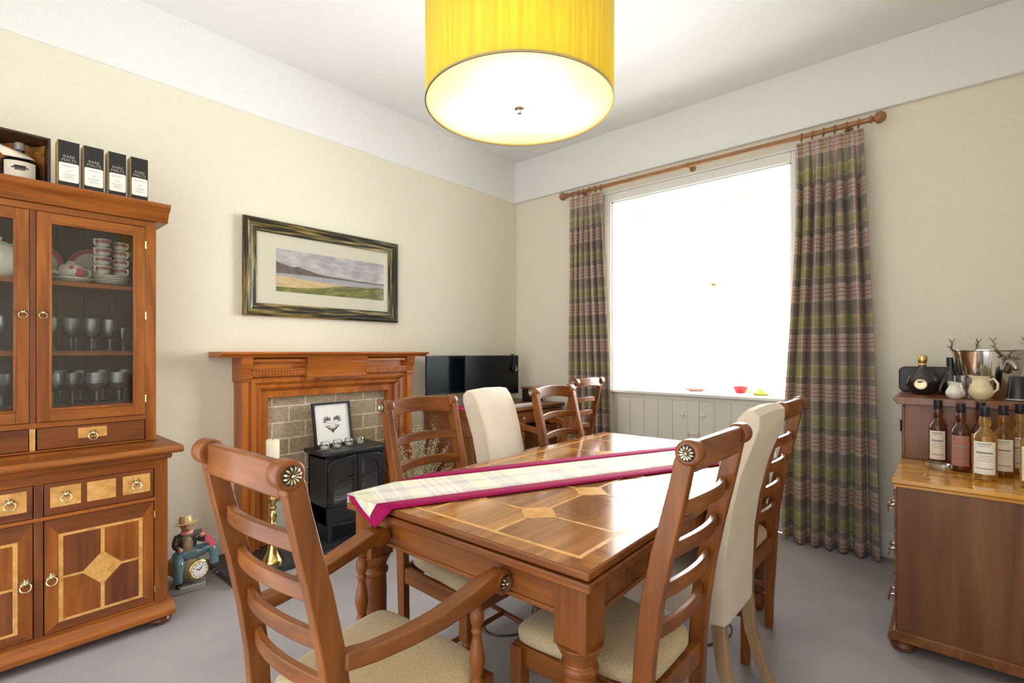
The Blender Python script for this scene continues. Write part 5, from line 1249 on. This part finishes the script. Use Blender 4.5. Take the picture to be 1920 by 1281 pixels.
for qd in (-62, 124):
    q = math.radians(qd); r0 = Vector((math.cos(q), math.sin(q), 0)); sd = Vector((-math.sin(q), math.cos(q), 0)); up = Vector((0, 0, 1))
    def L3(a, b, c): return tuple(r0*a+sd*b+up*c)
    hd = skinned('stag_head', [L3(.128, 0, .125), L3(.150, 0, .165), L3(.162, 0, .190), L3(.185, 0, .168), L3(.198, 0, .140)], [(0, 1), (1, 2), (2, 3), (3, 4)], [.022, .020, .023, .017, .011], 'antique_silver', ib)
    mb = MB()
    for s in (-1, 1):
        mb.sphere(L3(.155, s*.030, .198), .010, (1, 1, .6))
        mb.tube([L3(.158, s*.012, .200), L3(.160, s*.040, .222), L3(.158, s*.062, .248), L3(.150, s*.064, .280), L3(.146, s*.052, .302)], [.006, .0055, .005, .004, .002], 8)
        mb.tube([L3(.160, s*.045, .228), L3(.172, s*.060, .240)], [.004, .0015], 6).tube([L3(.158, s*.062, .252), L3(.160, s*.084, .262)], [.004, .0015], 6).tube([L3(.150, s*.064, .280), L3(.150, s*.082, .300)], [.0035, .0015], 6).tube([L3(.156, s*.063, .262), L3(.146, s*.045, .278)], [.003, .001], 6)
    mb.build('antlers', 'antique_silver', hd)
cp = thing('cone_speaker', 'black tapered cylinder speaker next to the ice bucket', 'speaker', (3.598, -.560, KZ))
MB().lathe([(0, 0), (.042, 0), (.045, .004), (.036, .108), (.033, .114), (0, .115)], n=36).build('body', 'black_plastic', cp, smooth=40)
MB().lathe([(.0455, .003), (.0462, .003), (.0456, .010), (.0450, .010)], n=36, close=True).build('base_ring', 'grey_plastic', cp)

# ------------------------------------------------------------------ on the window sill
WZ = .9525
rb = lathe_thing('red_bowl', 'small glossy red bowl on the window sill', 'bowl', (2.10, .30, WZ), [(0, 0), (.035, 0), (.038, .006), (.052, .030), (.060, .055), (.056, .055), (.048, .030), (.034, .010), (0, .008)], 'red_gloss')
yb = thing('yellow_squeezer', 'yellow dish shaped ornament on the window sill beside the red bowl', 'dish', (2.27, .22, WZ))
MB().lathe([(0, 0), (.05, 0), (.068, .012), (.070, .018), (.050, .012), (0, .010)], n=28).build('dish', 'yellow_gloss', yb, smooth=50)
MB().lathe([(.030, .010), (.024, .028), (.012, .044), (0, .048)], n=12).build('cone', 'yellow_gloss', yb)
MB().tube([(-.06, 0, .014), (-.09, 0, .020), (-.10, 0, .016)], .008).build('handle', 'yellow_gloss', yb)
cb_ = thing('coral_dish', 'long coral pink boat shaped dish lying on the window sill', 'dish', (1.76, .25, WZ), math.radians(10))
mb = MB().lathe([(0, 0), (.5, 0), (.85, .35), (1, .8), (.93, .8), (.75, .4), (.4, .15), (0, .12)], n=32).xform(Matrix.Diagonal((.10, .032, .03, 1)))
mb.build('dish', 'coral', cb_, smooth=50); MB().tube([(.085, 0, .02), (.105, 0, .032), (.108, 0, .042)], .004).build('stem', 'coral', cb_)

# ------------------------------------------------------------------ cables on the carpet
for nm_, pts, lb in (('power_cable', [(1.60, -2.10), (1.66, -2.19), (1.772, -2.258), (1.856, -2.224), (1.93, -2.10), (2.05, -1.9), (2.2, -1.6)], 'black power cable looping on the carpet under the dining table'),
                     ('extension_lead', [(2.60, -1.10), (2.54, -1.22), (2.52, -1.34), (2.55, -1.43), (2.60, -1.50), (2.60, -1.62), (2.50, -1.80)], 'black lead curling on the carpet behind the cream chair legs')):
    P_ = [Vector((x, y, .0045)) for x, y in pts]; out = []
    for i in range(len(P_)-1):
        p0, p1, p2, p3 = P_[max(i-1, 0)], P_[i], P_[i+1], P_[min(i+2, len(P_)-1)]
        for k in range(6):
            f = k/6; out.append(.5*((2*p1)+(p2-p0)*f+(2*p0-5*p1+4*p2-p3)*f*f+(-p0+3*p1-3*p2+p3)*f**3))
    out.append(P_[-1]); tag(MB().tube(out, .004, 8).build(nm_, 'black_plastic', loc=tuple(P_[2])), lb, 'cable')
